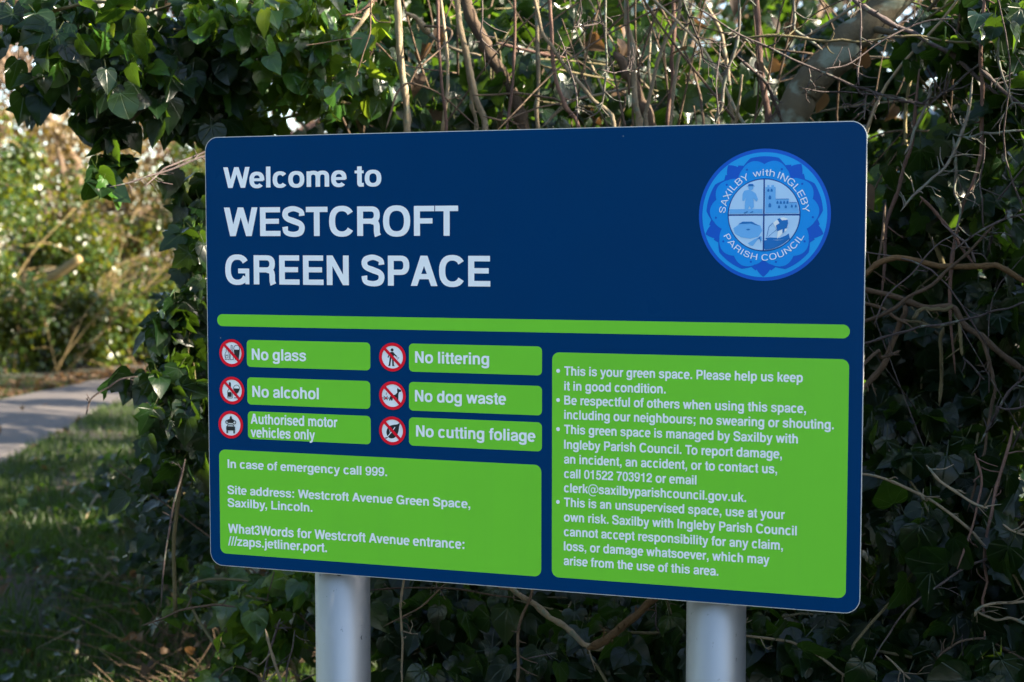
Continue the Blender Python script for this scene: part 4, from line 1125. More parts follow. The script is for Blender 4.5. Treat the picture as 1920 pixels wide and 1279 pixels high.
shrub("elder_shrub", "arching brown branches tangled beside the right edge of the board", "shrub", hp(1.15, 0.6, 0), 45, [
    ("rust_vine", 2.95, 2.9, 13, 13, 1, [(1580, 545), (1622, 512), (1653, 489), (1700, 485), (1750, 494), (1784, 499), (1851, 499), (1885, 508), (1960, 545)]),
    ("stem_brown", 2.85, 2.95, 6, 9, 5, [(1870, 415), (1818, 464), (1754, 527), (1697, 564), (1650, 590), (1590, 612)]),
    ("twig_dark", 2.9, 2.9, 5, 6, 4, [(1770, 420), (1800, 450), (1818, 467), (1828, 494)]),
    ("stem_brown", 3.0, 3.0, 11, 14, 2, [(1590, 535), (1640, 547), (1683, 558), (1740, 577), (1785, 575), (1804, 605), (1845, 638), (1890, 675), (1950, 710)]),
    ("vine", 2.95, 2.95, 10, 9, 2, [(1708, 600), (1718, 585), (1740, 580), (1765, 584), (1785, 574)]),
    ("vine", 2.95, 2.95, 6, 5, 2, [(1700, 598), (1735, 605), (1760, 612), (1790, 604)]),
    ("twig_dark", 2.85, 2.85, 4, 6, 6, [(1960, 562), (1900, 574), (1845, 585), (1784, 602), (1717, 618), (1663, 632), (1600, 650)]),
    ("stem_brown", 3.0, 3.05, 12, 14, 2, [(1696, 570), (1690, 600), (1675, 640), (1650, 690), (1610, 740)]),
    ("stem_brown", 3.0, 3.0, 7, 8, 4, [(1590, 555), (1650, 575), (1680, 595), (1705, 603)]),
    ("vine", 3.05, 3.1, 9, 8, 2, [(1770, 610), (1762, 650), (1767, 700), (1765, 760)]),
    ("vine", 3.0, 3.0, 9, 6, 2, [(1800, 600), (1803, 640), (1806, 668)]),
    ("stem_brown", 2.9, 2.9, 9, 6, 4, [(1835, 632), (1850, 665), (1862, 700), (1866, 720), (1858, 760), (1850, 820), (1836, 880), (1815, 960)]),
    ("twig_dark", 2.85, 2.85, 5, 4, 4, [(1806, 668), (1830, 695), (1848, 712)]),
    ("twig_dark", 2.85, 2.85, 5, 7, 5, [(1840, 830), (1858, 790), (1885, 745), (1925, 700), (1960, 660)]),
    ("twig_dark", 2.85, 2.85, 4, 5, 4, [(1865, 765), (1900, 765), (1950, 755)]),
    ("stem_brown", 2.95, 3.0, 7, 6, 4, [(1600, 520), (1640, 500), (1655, 430), (1662, 380)]),
    ("twig_dark", 2.9, 2.9, 4, 3, 5, [(1640, 610), (1660, 560), (1700, 520), (1745, 470), (1795, 435)]),
    ("stem_brown", 2.95, 3.0, 9, 7, 3, [(1600, 700), (1645, 660), (1655, 668), (1690, 660)]),
], "branch")
shrub("bramble", "thin pale bramble stems arching across the ivy in the bottom right corner", "bramble", hp(1.2, 0.3, 0), 46, [
    ("stem_pale", 2.8, 2.75, 6, 7, 6, [(1560, 888), (1619, 889), (1666, 900), (1733, 931), (1783, 964), (1834, 1011), (1877, 1051), (1925, 1125)]),
    ("stem_red", 2.75, 2.8, 5, 8, 6, [(1860, 1300), (1847, 1185), (1847, 1102), (1848, 1035), (1862, 941), (1887, 850), (1900, 800)]),
    ("twig_dark", 2.8, 2.75, 3, 6, 4, [(1630, 1245), (1662, 1196), (1699, 1145), (1783, 1078), (1847, 1046), (1875, 1055)]),
    ("stem_pale", 2.72, 2.7, 5, 7, 5, [(1822, 1156), (1847, 1133), (1890, 1132), (1940, 1125)]),
    ("stem_pale", 2.72, 2.7, 5, 7, 5, [(1827, 1145), (1850, 1157), (1877, 1162), (1904, 1160), (1950, 1180)]),
    ("stem_pale", 2.85, 2.75, 6, 6, 5, [(1350, 1188), (1401, 1192), (1475, 1204), (1522, 1222), (1569, 1256), (1620, 1300)]),
    ("stem_pale", 2.75, 2.75, 4, 4, 5, [(1660, 1228), (1690, 1255), (1730, 1290)]),
    ("stem_brown", 2.75, 2.75, 5, 6, 5, [(1748, 1285), (1760, 1235), (1800, 1205), (1847, 1200), (1890, 1220), (1960, 1260)]),
    ("stem_pale", 2.75, 2.7, 6, 6, 5, [(1735, 875), (1780, 912), (1830, 945), (1850, 957)]),
    ("stem_pale", 2.7, 2.7, 5, 5, 4, [(1878, 982), (1905, 995), (1950, 1010)]),
    ("twig_dark", 2.8, 2.8, 3, 4, 4, [(1802, 1186), (1805, 1230), (1820, 1279)]),
    ("stem_red", 2.75, 2.75, 6, 5, 4, [(1830, 850), (1838, 900), (1830, 960), (1795, 1070)]),
], "stem")
shrub("elder_shrub", "pale crooked branch hanging under the board between the posts", "shrub", hp(0.3, 0.5, 0), 47, [
    ("stem_pale", 2.95, 3.0, 12, 13, 2, [(915, 1050), (962, 1103), (996, 1132), (1049, 1169), (1086, 1202), (1112, 1214), (1140, 1216), (1175, 1235), (1200, 1290)]),
    ("rust_vine", 2.9, 2.9, 19, 17, 10, [(1100, 1216), (1143, 1196), (1177, 1162), (1224, 1129), (1260, 1090)]),
    ("stem_pale", 2.95, 3.0, 5, 5, 4, [(760, 1040), (756, 1100), (752, 1152), (753, 1220), (755, 1300)]),
    ("stem_brown", 2.95, 2.95, 6, 7, 4, [(1000, 1080), (993, 1120), (975, 1169), (972, 1230), (970, 1300)]),
    ("stem_brown", 3.0, 3.0, 4, 4, 6, [(690, 1108), (774, 1103), (875, 1105), (972, 1122)]),
    ("stem_brown", 3.0, 3.0, 3, 5, 4, [(720, 1175), (790, 1140), (835, 1090)]),
    ("stem_brown", 3.0, 3.0, 5, 3, 4, [(920, 1088), (950, 1105), (972, 1120)]),
    ("twig_dark", 3.05, 3.05, 3, 3, 4, [(988, 1232), (1060, 1220), (1110, 1210)]),
    ("twig_dark", 3.0, 3.0, 4, 3, 3, [(1228, 1130), (1230, 1165), (1240, 1195)]),
    ("vine", 3.0, 3.0, 4, 4, 2, [(1250, 1120), (1262, 1155), (1270, 1190)]),
], "branch")
shrub("bare_sapling", "dark bare twig reaching out left of the board's upper left corner", "sapling", hp(-0.9, 0.5, 0), 48, [
    ("twig_dark", 3.15, 3.25, 3, 7, 6, [(200, 352), (269, 333), (316, 319), (386, 292), (450, 275), (520, 300)]),
    ("twig_dark", 3.15, 3.25, 3, 5, 5, [(270, 348), (305, 322), (340, 300), (390, 285)]),
    ("twig_dark", 3.3, 3.3, 4, 6, 5, [(305, 1140), (312, 1020), (330, 930), (345, 860)]),
    ("stem_brown", 3.3, 3.3, 4, 5, 4, [(262, 1175), (330, 1150), (390, 1135), (440, 1136)]),
    ("twig_dark", 3.2, 3.2, 5, 6, 4, [(490, 1290), (505, 1220), (525, 1165)]),
    ("stem_pale", 3.15, 3.15, 6, 7, 3, [(495, 1185), (510, 1230), (530, 1290)]),
    ("twig_dark", 3.2, 3.2, 4, 4, 3, [(553, 1185), (545, 1230), (535, 1290)]),
    ("twig_dark", 3.4, 3.4, 4, 4, 4, [(165, 780), (172, 745), (210, 720), (260, 705)]),
], "branch")

# filler twigs and dead leaves deep in the hedge
def twig_fill(t, n, seed, urange, wrange, zrange, mat, ln=(0.3, 0.9), rad=(0.0015, 0.004), vertical=0.75):
    r = np.random.default_rng(seed)
    tb = Tubes()
    for k in range(n):
        p = hp(r.uniform(*urange), r.uniform(*wrange), r.uniform(*zrange))
        d = np.array([r.normal(0, .45), r.normal(0, .35), (1 if r.random() < vertical else r.normal(0, .4))])
        d /= np.linalg.norm(d)
        l = r.uniform(*ln)
        pts = [p+d*l*s+r.normal(0, .02, 3) for s in (0, .3, .65, 1)]
        rr = r.uniform(*rad)
        tb.add(smooth_path(pts, 4), [rr, rr*0.55], 5, r.random())
    o = link("twigs", tb.mesh("twigs"), M[mat], t)
    o["kind"] = "stuff"
    return o
deep = plant("dead_hedge_growth", "tangle of dead brown twigs and withered leaves inside the hedge above the board", "undergrowth", hp(0, 1.1, 0))
twig_fill(deep, 130, 51, (-0.75, 0.95), (0.85, 1.6), (1.55, 2.3), "stem_brown")
twig_fill(deep, 22, 52, (-0.75, 0.95), (0.8, 1.5), (1.6, 2.3), "stem_pale", rad=(0.0015, 0.005))
twig_fill(deep, 90, 53, (0.7, 1.5), (0.5, 1.1), (0.5, 2.3), "twig_dark", rad=(0.001, 0.0028), vertical=0.4)
twig_fill(deep, 50, 54, (-1.0, 0.8), (0.6, 1.1), (0.2, 1.0), "stem_brown", rad=(0.001, 0.003), vertical=0.4)
def dead_leaves(t, n, seed, urange, wrange, zrange, size=(0.03, 0.06)):
    r = np.random.default_rng(seed)
    q = np.stack([r.uniform(*urange, n), r.uniform(*wrange, n), r.uniform(*zrange, n)], 1)
    P = ORG+q[:, :1]*RT+q[:, 1:2]*NB+q[:, 2:]*UP
    Nn, D = ivy_leaf_dirs(n, r, FRONT, 0.3, 0.9)
    return link("withered_leaves", leaves_mesh("withered_leaves", P, Nn, D, r.uniform(*size, n), ["lance", "heart"], r, r.random(n), (0.2, 0.7), (0.2, 0.9)), M["dead_leaf"], t)
dead_leaves(deep, 70, 55, (-0.75, 0.95), (0.9, 1.6), (1.6, 2.3))

# ---- wood behind the hedge
def leafy_bush(name, label, cat, c, rx, ry, h, n, size, mat, seed, kinds=("far",), stems=7, tint=(0, 1), group=None, twigs=0, twigmat="stem_brown", lobes=9, zlow=0.0):
    """irregular bush standing on the ground at c: several lobes with holes between them"""
    r = np.random.default_rng(seed)
    t = plant(name, label, cat, (c[0], c[1], 0), group)
    th = r.uniform(0, 2*math.pi, lobes); q = np.sqrt(r.random(lobes))
    cs = np.stack([c[0]+rx*0.75*q*np.cos(th), c[1]+ry*0.75*q*np.sin(th), (zlow+np.linspace(0.10, 0.88, lobes)+r.normal(0, .03, lobes))*h], 1)
    rs = r.uniform(0.22, 0.46, lobes)*min(rx, h*0.6)
    i = r.integers(0, lobes, n)
    d = r.normal(0, 1, (n, 3)); d /= np.linalg.norm(d, axis=1)[:, None]
    P = cs[i]+d*rs[i][:, None]*(r.random(n)[:, None]**0.4)*np.array([1.1, 1.0, 0.95])+r.normal(0, 0.04, (n, 3))
    P[:, 2] = np.abs(P[:, 2])+0.02
    Nn = d+UP*0.5+r.normal(0, 0.55, (n, 3)); D = -UP*0.6+d*0.4+r.normal(0, 0.5, (n, 3))
    link("foliage", leaves_mesh("foliage", P, Nn, D, r.uniform(*size, n), list(kinds), r, np.clip(r.normal(np.mean(tint), (tint[1]-tint[0])/3, n), 0, 1)), mat, t)
    for k in range(stems):
        tb = Tubes()
        e = cs[r.integers(0, lobes)]
        b = np.array([c[0]+r.normal(0, .12*rx), c[1]+r.normal(0, .12*ry), -0.03])
        m = (b+e)/2+r.normal(0, .1, 3)
        tb.add(wobble(smooth_path([b, m, e], 7), 0.02, r), [0.03*h/3, 0.008], 6, r.random())
        link("stem", tb.mesh("stem"), M["stem_brown"], t)
    if twigs:
        tb = Tubes()
        for k in range(twigs):
            e = cs[r.integers(0, lobes)]+r.normal(0, 0.3, 3)*rs[0]
            dd = r.normal(0, 1, 3); dd[2] = abs(dd[2])*1.2; dd /= np.linalg.norm(dd)
            l = r.uniform(.35, 1.1)
            tb.add(smooth_path([e, e+dd*l*.5+r.normal(0, .05, 3), e+dd*l+np.array([0, 0, -0.25*l])], 4), [0.009, 0.004], 4, r.random())
        o = link("twigs", tb.mesh("twigs"), M[twigmat], t); o["kind"] = "stuff"
    return t
leafy_bush("evergreen_bush", "tall dark evergreen seen through the stems above the left half of the board", "bush", (-0.05, 5.6), 1.2, 0.9, 3.7, 6500, (0.07, 0.11), M["ivy"], 61, ("heart", "ivy"), 8, (0, .8), lobes=17)
leafy_bush("evergreen_bush", "evergreen bush behind the hedge just right of the leaning trunk", "bush", (1.8, 6.3), 0.8, 0.9, 3.2, 3200, (0.07, 0.11), M["ivy"], 62, ("heart", "ivy"), 6, (0, .8))
leafy_bush("evergreen_bush", "broad evergreen seen behind the lichened twigs at the upper right", "bush", (3.0, 5.7), 1.3, 1.4, 4.8, 6000, (0.07, 0.12), M["ivy"], 63, ("heart", "ivy"), 8, (0, .9))
leafy_bush("evergreen_bush", "evergreen bush standing behind the left end of the board", "bush", (0.2, 8.2), 1.15, 1.1, 3.0, 2600, (0.08, 0.12), M["ivy"], 64, ("heart", "ivy"), 8, (0, .8))
leafy_bush("evergreen_bush", "evergreen bush hidden deep behind the hedge beyond the crest", "bush", (3.0, 8.8), 1.6, 1.2, 2.6, 2400, (0.08, 0.12), M["ivy"], 65, ("heart", "ivy"), 8, (0, .8))

def canopy_tree(name, label, c, zs, rx, ry, n, seed):
    r = np.random.default_rng(seed)
    t = plant(name, label, "tree", (c[0], c[1], 0))
    tb = Tubes()
    tx = 0.6 if c[0] < 0 else c[0]
    tb.add(wobble(smooth_path([(tx, c[1], -0.1), (tx+.1, c[1], 1.8), (c[0], c[1]+.1, zs[0]+.6), (c[0]+.2, c[1], zs[1]-.4)], 8), 0.02, r), [0.17, 0.06], 10, .3)
    for k in range(14):
        a = r.uniform(0, 2*math.pi); z = r.uniform(zs[0]-.4, zs[1]-.6)
        e = np.array([c[0]+rx*.8*math.cos(a), c[1]+ry*.8*math.sin(a), z+r.uniform(.3, .9)])
        tb.add(wobble(smooth_path([(c[0], c[1], z-.3), (np.array([c[0], c[1], z])+e)/2, e], 6), 0.02, r), [0.05, 0.012], 6, .3)
    link("trunk", tb.mesh("trunk"), M["stem_brown"], t)
    L_ = int(26*max(1, rx/2.6))
    th = r.uniform(0, 2*math.pi, L_); q = np.sqrt(r.random(L_))
    cs = np.stack([c[0]+rx*q*np.cos(th), c[1]+ry*q*np.sin(th), r.uniform(zs[0]+.5, zs[1], L_)], 1)
    i = r.integers(0, L_, n)
    d = r.normal(0, 1, (n, 3)); d /= np.linalg.norm(d, axis=1)[:, None]
    P = cs[i]+d*(r.random(n)[:, None]**.4)*np.array([.75, .75, .5])
    P[:, 2] = np.maximum(P[:, 2], zs[0])
    link("crown", leaves_mesh("crown", P, d+UP*.6+r.normal(0, .4, (n, 3)), -UP*.6+r.normal(0, .6, (n, 3)), r.uniform(.09, .15, n), ["heart", "far"], r, r.random(n)*.8), M["ivy"], t)
    return t
canopy_tree("shade_tree", "added ivy clad tree shading the lawn, its unseen crown above the top of the photo", (-1.6, 7.2), (3.4, 5.9), 4.4, 3.4, 13000, 66)  # crown added out of view and widened to darken the lawn
canopy_tree("shade_tree", "unseen ivy clad tree added right of the photo that dapples the light on the hedge top", (5.3, 2.3), (3.1, 5.6), 1.7, 1.5, 110, 67)  # unseen tree added so the sun falls dappled on the stems
canopy_tree("shade_tree", "added tall ivy clad tree right of the viewer, out of the photo, shading the lawn", (6.2, -1.2), (0.4, 5.2), 2.4, 1.9, 5200, 68)  # added out of view to keep sun off the foreground
canopy_tree("shade_tree", "second added, unseen shading tree right of the viewer, farther from the hedge", (6.8, -5.0), (0.5, 5.6), 2.4, 2.2, 4200, 69)  # another unseen tree added to block sun and low sky
leafy_bush("evergreen_bush", "shade-casting loose bush added on the inside of the path's bend, nearest the lawn", "bush", (-0.7, 11.3), 1.0, 0.35, 3.0, 900, (0.08, 0.13), M["ivy"], 95, ("heart", "ivy"), 8, (0, .9))  # hidden bush added to cast stripes of shade on the path
leafy_bush("evergreen_bush", "shade-casting loose bush added on the inside of the path's bend, behind the board", "bush", (-0.9, 12.5), 1.0, 0.3, 2.7, 800, (0.08, 0.13), M["ivy"], 96, ("heart", "ivy"), 8, (0, .9))  # added, hidden: one more stripe of shade on the path
leafy_bush("evergreen_bush", "added shade-casting loose bush where the path bends away behind the board", "bush", (-0.5, 15.2), 1.0, 0.35, 3.0, 800, (0.08, 0.13), M["ivy"], 97, ("heart", "ivy"), 8, (0, .9))  # hidden shade caster added for the path stripes
leafy_bush("evergreen_bush", "added tall shade-casting bush beyond the bend of the path, hidden by the board", "bush", (0.4, 17.3), 1.1, 0.5, 4.4, 1300, (0.08, 0.14), M["ivy"], 121, ("heart", "ivy"), 8, (0, .9))  # hidden shadow caster added to dapple the far bushes
leafy_bush("evergreen_bush", "tallest added loose bush beyond the bend, shading part of the far bushes", "bush", (0.9, 19.4), 1.1, 0.5, 5.0, 1300, (0.08, 0.14), M["ivy"], 122, ("heart", "ivy"), 8, (0, .9))  # second shadow caster added for the far bushes
leafy_bush("evergreen_bush", "sparse tall evergreen far back in the gap left of the leaning trunk", "bush", (1.15, 9.4), 1.2, 0.8, 4.3, 2300, (0.08, 0.13), M["ivy"], 123, ("heart", "ivy"), 8, (0, .9))
leafy_bush("evergreen_bush", "added narrow shade-casting bush between its neighbours on the inside of the path's bend", "bush", (-0.4, 13.7), 1.0, 0.3, 3.1, 850, (0.08, 0.13), M["ivy"], 98, ("heart", "ivy"), 8, (0, .9))  # hidden bush added to fill in the striped shade
# ---- bare trees
def bare_tree(name, label, c, h, seed, mat="stem_red", spread=0.55, levels=5, r0=0.11, lean=(0, 0), group=None, crown_leaves=0):
    r = np.random.default_rng(seed)
    t = plant(name, label, "tree", (c[0], c[1], 0), group)
    trunk, crown = Tubes(), Tubes()
    def grow(p, d, l, rad, lev):
        n = 5
        pts = [p]
        for k in range(n):
            d = d+r.normal(0, 0.10, 3)+np.array([0, 0, 0.05]); d /= np.linalg.norm(d)
            pts.append(pts[-1]+d*l/n)
        (trunk if lev < 2 else crown).add(smooth_path(pts, 2), [rad, rad*0.62], 8 if lev < 2 else 4, r.random())
        if lev >= levels: return
        for k in range(3 if lev < 3 else 4):
            a = pts[int(r.integers(2, n+1))] if k else pts[-1]
            nd = d+r.normal(0, spread, 3); nd[2] = nd[2]*0.8+0.15; nd /= np.linalg.norm(nd)
            grow(a, nd, l*r.uniform(.55, .8), rad*0.58, lev+1)
    grow(np.array([c[0], c[1], -0.05]), np.array([lean[0], lean[1], 1.0]), h*0.36, r0, 0)
    link("trunk", trunk.mesh("trunk"), M[mat], t)
    link("crown", crown.mesh("crown"), M[mat], t)
    return t
bare_tree("bare_tree", "bare tree far behind, its sunlit twigs in the gap left of the leaning trunk", (3.6, 20), 8, 71, "stem_brown", 0.6)
bare_tree("bare_tree", "bare tree with pale twigs beyond the far hedge at the top left corner", (-8.4, 25), 9.5, 72, "stem_brown", 0.6, 5, 0.16)
bare_tree("bare_tree", "bare tree beyond the far hedge above the bend of the path", (-5.6, 27), 9, 73, "stem_red", 0.6)
bare_tree("bare_tree", "slender bare tree beyond the hedge just left of the overhanging ivy", (-6.9, 23.6), 8, 74, "stem_brown", 0.6, 5, 0.13)
bare_tree("bare_tree", "bare tree right of the path that throws striped shade on the tarmac", (1.6, 12.2), 6.0, 75, "stem_brown", 0.6)
bare_tree("bare_tree", "second bare tree beside the bend, hidden by the board", (2.6, 14.2), 6.5, 76, "stem_brown", 0.6)
bare_tree("bare_tree", "bare tree on the inside of the path's bend, hidden by the hedge", (1.0, 15.6), 6.0, 77, "stem_brown", 0.6)
bare_tree("bare_tree", "bare tree in the sky gap right of the coppiced stems", (5.6, 26), 9, 78, "stem_brown", 0.6)

# ---- far hedge beyond the path
FAR = [  # px, Y, rx, h, mat, tint, leaves, label
    (-40, 18.6, 1.1, 3.6, "ivy_far", (.1, .8), 2600, "green ivy clad bush at the far left edge beyond the path"),
    (62, 20.2, 1.0, 3.2, "ivy_far", (.1, .9), 2600, "sunlit green bush at the end of the path, second from the left edge"),
    (135, 21.0, 0.9, 2.3, "olive", (.1, .9), 1500, "yellowish brown bush with straw stems across the path"),
    (200, 20.0, 0.95, 1.9, "ivy_far", (.1, .9), 2200, "low sunlit green bush where the path bends"),
    (245, 22.0, 1.0, 3.2, "olive", (.1, 1), 1700, "olive and straw coloured bush left of the ivy edge"),
    (318, 21.6, 0.95, 2.9, "ivy_far", (.2, 1), 2000, "sunlit bush seen between the overhanging ivy and the board"),
    (390, 22.6, 1.1, 3.4, "ivy_far", (.2, 1), 2000, "sunlit bush partly hidden by the left edge of the board"),
    (20, 23.0, 1.4, 4.2, "olive", (.2, 1), 2000, "tall brownish thicket behind the green bushes at far left"),
    (10, 18.3, 0.8, 1.2, "ivy_far", (0, .8), 1100, "low dark green ivy clump at the far edge of the path, by the left edge"),
    (120, 19.0, 0.8, 1.1, "ivy_far", (0, .8), 1100, "low ivy clump at the far edge of the path, in front of the yellowish bush"),
    (230, 19.6, 0.7, 1.0, "ivy_far", (.1, .9), 1000, "low ivy clump at the bend of the path"),
    (310, 20.2, 0.8, 1.2, "ivy_far", (.1, .9), 1000, "low ivy clump beyond the path, half hidden by the ivy beside the board"),
    (-30, 25.5, 1.9, 6.0, "olive", (.2, 1), 2600, "tallest brown thicket at the top left corner of the photo"),
    (150, 26.5, 1.9, 5.6, "olive", (.2, 1), 2600, "tall brown thicket behind the yellowish bushes, under the ivy bough"),
    (320, 27.5, 1.9, 5.4, "olive", (.2, 1), 2600, "tall brown thicket in the distance between the ivy bough and the board"),
    (470, 23.0, 1.3, 3.4, "ivy_far", (.1, .9), 1500, "far bush wholly behind the top left of the board"),
]
for k, (px, Y, rx, h, mt, ti, n, lab) in enumerate(FAR):
    leafy_bush("hedge_bush", lab, "bush", ((px-960)/FPX*Y, Y), rx, rx*0.7, h, int(n*1.7), (0.05, 0.10), M[mt], 80+k, ("far",), 2, ti, "sunlit bushes beyond the path", 22, "straw" if k % 2 else "stem_pale", 17)
def stalks(name, label, c, n, h, seed):
    r = np.random.default_rng(seed)
    t = plant(name, label, "dry plant", (c[0], c[1], 0))
    for k in range(n):
        b = np.array([c[0]+r.normal(0, .45), c[1]+r.normal(0, .25), -0.02])
        d = np.array([r.normal(0.25, .5), r.normal(0, .3), 1.0]); l = h*r.uniform(.5, 1.1)
        tb = Tubes()
        tb.add(smooth_path([b, b+d*l*.5, b+d*l*.9+np.array([d[0]*.25*l, 0, -0.1*l])], 6), [0.009, 0.004], 5, r.random())
        link("stalk", tb.mesh("stalk"), M["straw"], t)
    return t
stalks("dry_stalks", "straw coloured dry stalks leaning across the green bushes at far left", ((95-960)/FPX*19.2, 19.2), 9, 2.4, 91)
stalks("dry_stalks", "straw coloured dry stalks standing where the path bends away", ((215-960)/FPX*19.6, 19.6), 6, 2.0, 92)
stalks("dry_stalks", "tall dry stalks at the left edge of the photo above the path", ((20-960)/FPX*18.4, 18.4), 7, 2.4, 93)
tb = Tubes()
tb.add(smooth_path([at(70, 535, 18.6), at(110, 512, 18.5), at(150, 484, 18.4)], 6), [0.07, 0.05], 8, .9)
tag(link("broken_branch", tb.mesh("broken_branch"), M["straw"]), "thick pale broken branch end poking out of the far bushes", "branch")

# ---- brown scrub between the lawn and the board, and an added unseen leaf belt behind the viewer
scrub = plant("twiggy_undergrowth", "brown twiggy undergrowth at the foot of the hedge, left of and below the board", "undergrowth", at(330, 1150, 4.8))
r = np.random.default_rng(131)
tb = Tubes()
for k in range(230):
    yy = r.uniform(4.2, 7.2); xx = ((r.uniform(230, 520)-960)/FPX)*yy
    b = np.array([xx, yy, -0.02]); d = np.array([r.normal(0, .8), r.normal(0, .5), r.uniform(.4, 1)]); d /= np.linalg.norm(d)
    l = r.uniform(.15, .6)
    tb.add(smooth_path([b, b+d*l*.5+r.normal(0, .04, 3), b+d*l+np.array([d[0]*.2, 0, -.12*l])], 4), [r.uniform(.002, .0045), .0012], 4, r.random())
o = link("twigs", tb.mesh("twigs"), M["stem_brown"], scrub); o["kind"] = "stuff"
n = 170
yy = r.uniform(4.2, 7.2, n); xx = ((r.uniform(230, 520, n)-960)/FPX)*yy
P = np.stack([xx, yy, r.random(n)**2*.5+.02], 1)
link("withered_leaves", leaves_mesh("withered_leaves", P, UP*.5+r.normal(0, .8, (n, 3)), r.normal(0, 1, (n, 3)), r.uniform(.03, .06, n), ["lance", "heart"], r, r.random(n)*.7, (0.2, .7), (0.2, .9)), M["dead_leaf"], scrub)
n = 17000  # unseen leaf belt added to block low sky, gap left for reflections
pick = r.random(n)
X = np.where(pick < .34, r.uniform(-12, -5.2, n), np.where(pick < .5, r.uniform(7, 14, n), -8.2+r.normal(0, .7, n)))
Yb = np.where(pick < .5, -8+r.normal(0, .8, n), r.uniform(-8, 15, n))
Z = (6.2+.8*np.sin(X*1.3)+.6*np.sin(Yb*.9))*r.random(n)**.8
P = np.stack([X, Yb, Z+.02], 1)
Nn = np.stack([np.where(pick < .5, 0, 1.), np.where(pick < .5, 1., 0), np.full(n, .4)], 1)+r.normal(0, .5, (n, 3))
tag(link("added_leaf_belt", leaves_mesh("added_leaf_belt", P, Nn, -UP+r.normal(0, .5, (n, 3)), r.uniform(.16, .30, n), ["far"], r, r.random(n)), M["ivy_far"]), kind="stuff")

# ---- the wood far off, one brown mass of twigs and withered leaves
r = np.random.default_rng(99)
n = 52000
X = r.uniform(-19, 17, n); Yf = 31+r.random(n)*5
top = 8.6+1.2*np.sin(X*0.9)+0.9*np.sin(X*2.1+1)
Z = top*r.random(n)**0.75
P = np.stack([X, Yf, Z], 1)
tag(link("far_wood", leaves_mesh("far_wood", P, r.normal(0, 1, (n, 3))+np.array([.3, -.6, .3]), r.normal(0, 1, (n, 3)), r.uniform(.08, .22, n), ["lance", "far"], r, r.random(n), (0, .4), (0, .6)), M["dead_leaf"]), kind="stuff")

# ---- ground cover
r = np.random.default_rng(101)
def off_path(X, Y):
    xr = np.interp(Y, RE[:, 1], RE[:, 0]); xl = np.interp(Y, LE[:, 1], LE[:, 0])
    return (X > xr+0.02) | (X < xl-0.02)
def gz(X, Y):
    near = np.clip((14-np.abs(X+2))/4, 0, 1)*np.clip((Y+2)/3, 0, 1)*np.clip((29-Y)/4, 0, 1)
    d = np.clip((np.abs(X+4.6)-1.2)/1.2, 0, 1); d = np.where(Y > 15, np.clip(d*0.4, 0, .25), d)
    return ground_h(X, Y)*near*d
n = 90000
Y = 4.6+13*r.random(n)**1.6
X = -0.375*Y+r.random(n)*(0.30*Y+0.2)
cl = np.sin(X*2.3+1)*np.sin(Y*1.7)+np.sin(X*5.1+Y*3.3)*0.7+r.normal(0, .5, n)
ok = off_path(X, Y) & (cl > -0.8)
X, Y = X[ok], Y[ok]; n = len(X)
P = np.stack([X, Y, gz(X, Y)-0.003], 1)
TEMPL["blade"] = (np.array([(-.5, 0), (.5, 0), (.38, .55), (-.38, .55), (0, 1.0)], float)*np.array([0.09, 1]), [[0, 1, 2, 3], [3, 2, 4]])
ang = r.uniform(0, 2*math.pi, n)
Nn = np.stack([np.cos(ang), np.sin(ang), r.normal(0, .25, n)], 1)
D = UP+r.normal(0, .38, (n, 3))
tag(link("grass", leaves_mesh("grass", P, Nn, D, r.uniform(.035, .10, n), ["blade"], r, np.clip(r.normal(.4, .3, n), 0, 1), (0, 0), (0, .9)), M["grassblade"]), kind="stuff")
n = 550
Y = 4.6+17*r.random(n)**1.3
X = -0.40*Y+r.random(n)*(0.34*Y)
ok = off_path(X, Y) | (r.random(n) < 0.04); X, Y = X[ok], Y[ok]
n2 = 2600                                       # brown leaf bank along the far side of the path
s = r.random(n2); yy = 12+s*8; xx = np.interp(yy, LE[:, 1], LE[:, 0])-np.abs(r.normal(0, .45, n2))-0.03
X = np.concatenate([X, xx]); Y = np.concatenate([Y, yy]); n = len(X)
onp = ~off_path(X, Y)
P = np.stack([X, Y, gz(X, Y)+0.012+r.random(n)*0.02+onp*0.07], 1)
Nn = UP+r.normal(0, .45, (n, 3)); D = r.normal(0, 1, (n, 3))
tag(link("leaf_litter", leaves_mesh("leaf_litter", P, Nn, D, r.uniform(.03, .085, n), ["lance", "heart"], r, r.random(n), (0.1, .7), (0, .8)), M["dead_leaf"]), kind="stuff")
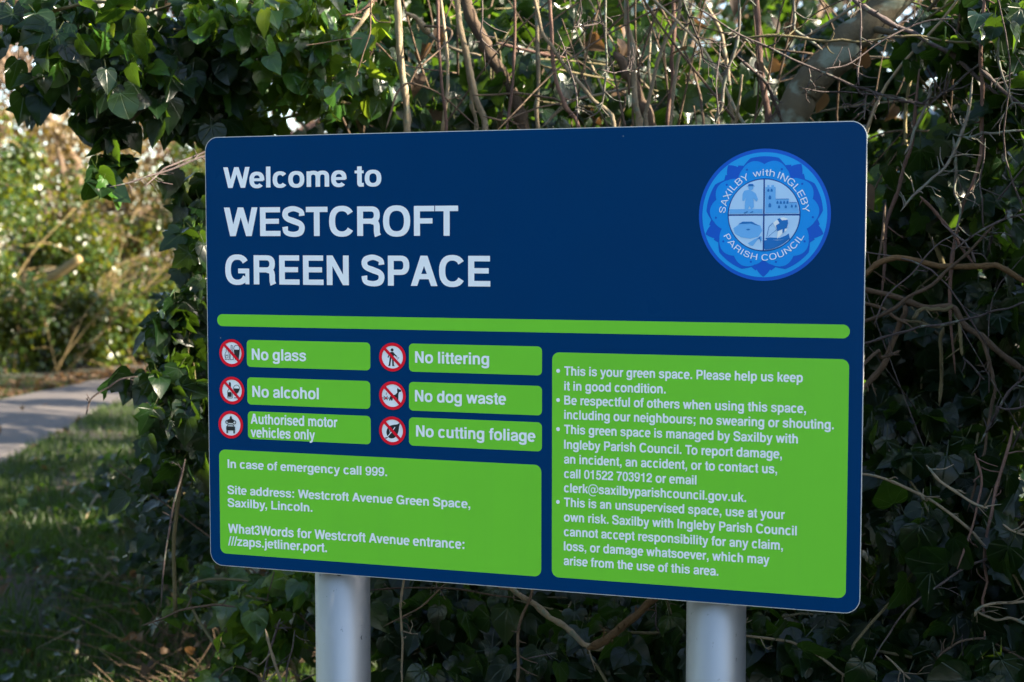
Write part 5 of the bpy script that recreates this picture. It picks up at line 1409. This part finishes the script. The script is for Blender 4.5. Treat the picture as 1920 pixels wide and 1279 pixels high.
# low green plants in the turf
n = 1000
Y = 4.7+6.5*r.random(n); X = -0.36*Y+r.random(n)*(0.26*Y)
k = n//12; cx_, cy_ = X[:k], Y[:k]; j = r.integers(0, k, n)
X = cx_[j]+r.normal(0, .09, n); Y = cy_[j]+r.normal(0, .09, n)
ok = off_path(X, Y); X, Y = X[ok], Y[ok]; n = len(X)
P = np.stack([X, Y, gz(X, Y)+r.random(n)*0.09+0.015], 1)
tag(link("ground_ivy", leaves_mesh("ground_ivy", P, UP+r.normal(0, .8, (n, 3)), r.normal(0, 1, (n, 3)), r.uniform(.03, .06, n), ["heart", "ivy"], r, r.random(n)), M["ivy"]), kind="stuff")
# fallen twigs lying on the grass
TW = [((430, 860), (320, 880), 6.6, "pale fallen twig near the top of the shaded grass"), ((190, 1110), (235, 1108), 6.2, "short pale fallen stick in the middle of the shaded grass"), ((135, 1020), (150, 1042), 7.2, "thin fallen twig at the left of the shaded grass"),
      ((200, 930), (160, 1000), 7.0, "long thin fallen twig curving over the shaded grass"), ((205, 1080), (230, 1092), 6.4, "fallen twig lying across the dark ground ivy"), ((140, 1240), (155, 1215), 5.7, "dark fallen twig near the bottom left corner")]
for (a, b, d, lab) in TW:
    def gp(px, py):
        v = FWD+np.array([1, 0, 0])*((px-960)/FPX)-UPV*((py-639.5)/FPX)
        k = -CAM_H/v[2]
        q = np.array([0, 0, CAM_H])+v*k
        return np.array([q[0], q[1], float(gz(q[:1], q[1:2])[0])+0.035])
    p, q = gp(*a), gp(*b)
    tb = Tubes()
    m = (p+q)/2+np.array([0, 0, 0.03])
    tb.add(wobble(smooth_path([p, m, q], 6), 0.006, r), [0.009, 0.005], 6, r.random())
    for s in range(3):
        f = r.random(); c = p*(1-f)+q*f
        tb.add(np.array([c, c+r.normal(0, .05, 3)+np.array([0, 0, .02]), c+r.normal(0, .09, 3)+np.array([0, 0, .03])]), [0.004, 0.002], 4, r.random())
    tag(link("fallen_twig", tb.mesh("fallen_twig"), M["stem_pale"]), lab, "twig", "fallen twigs on the grass")
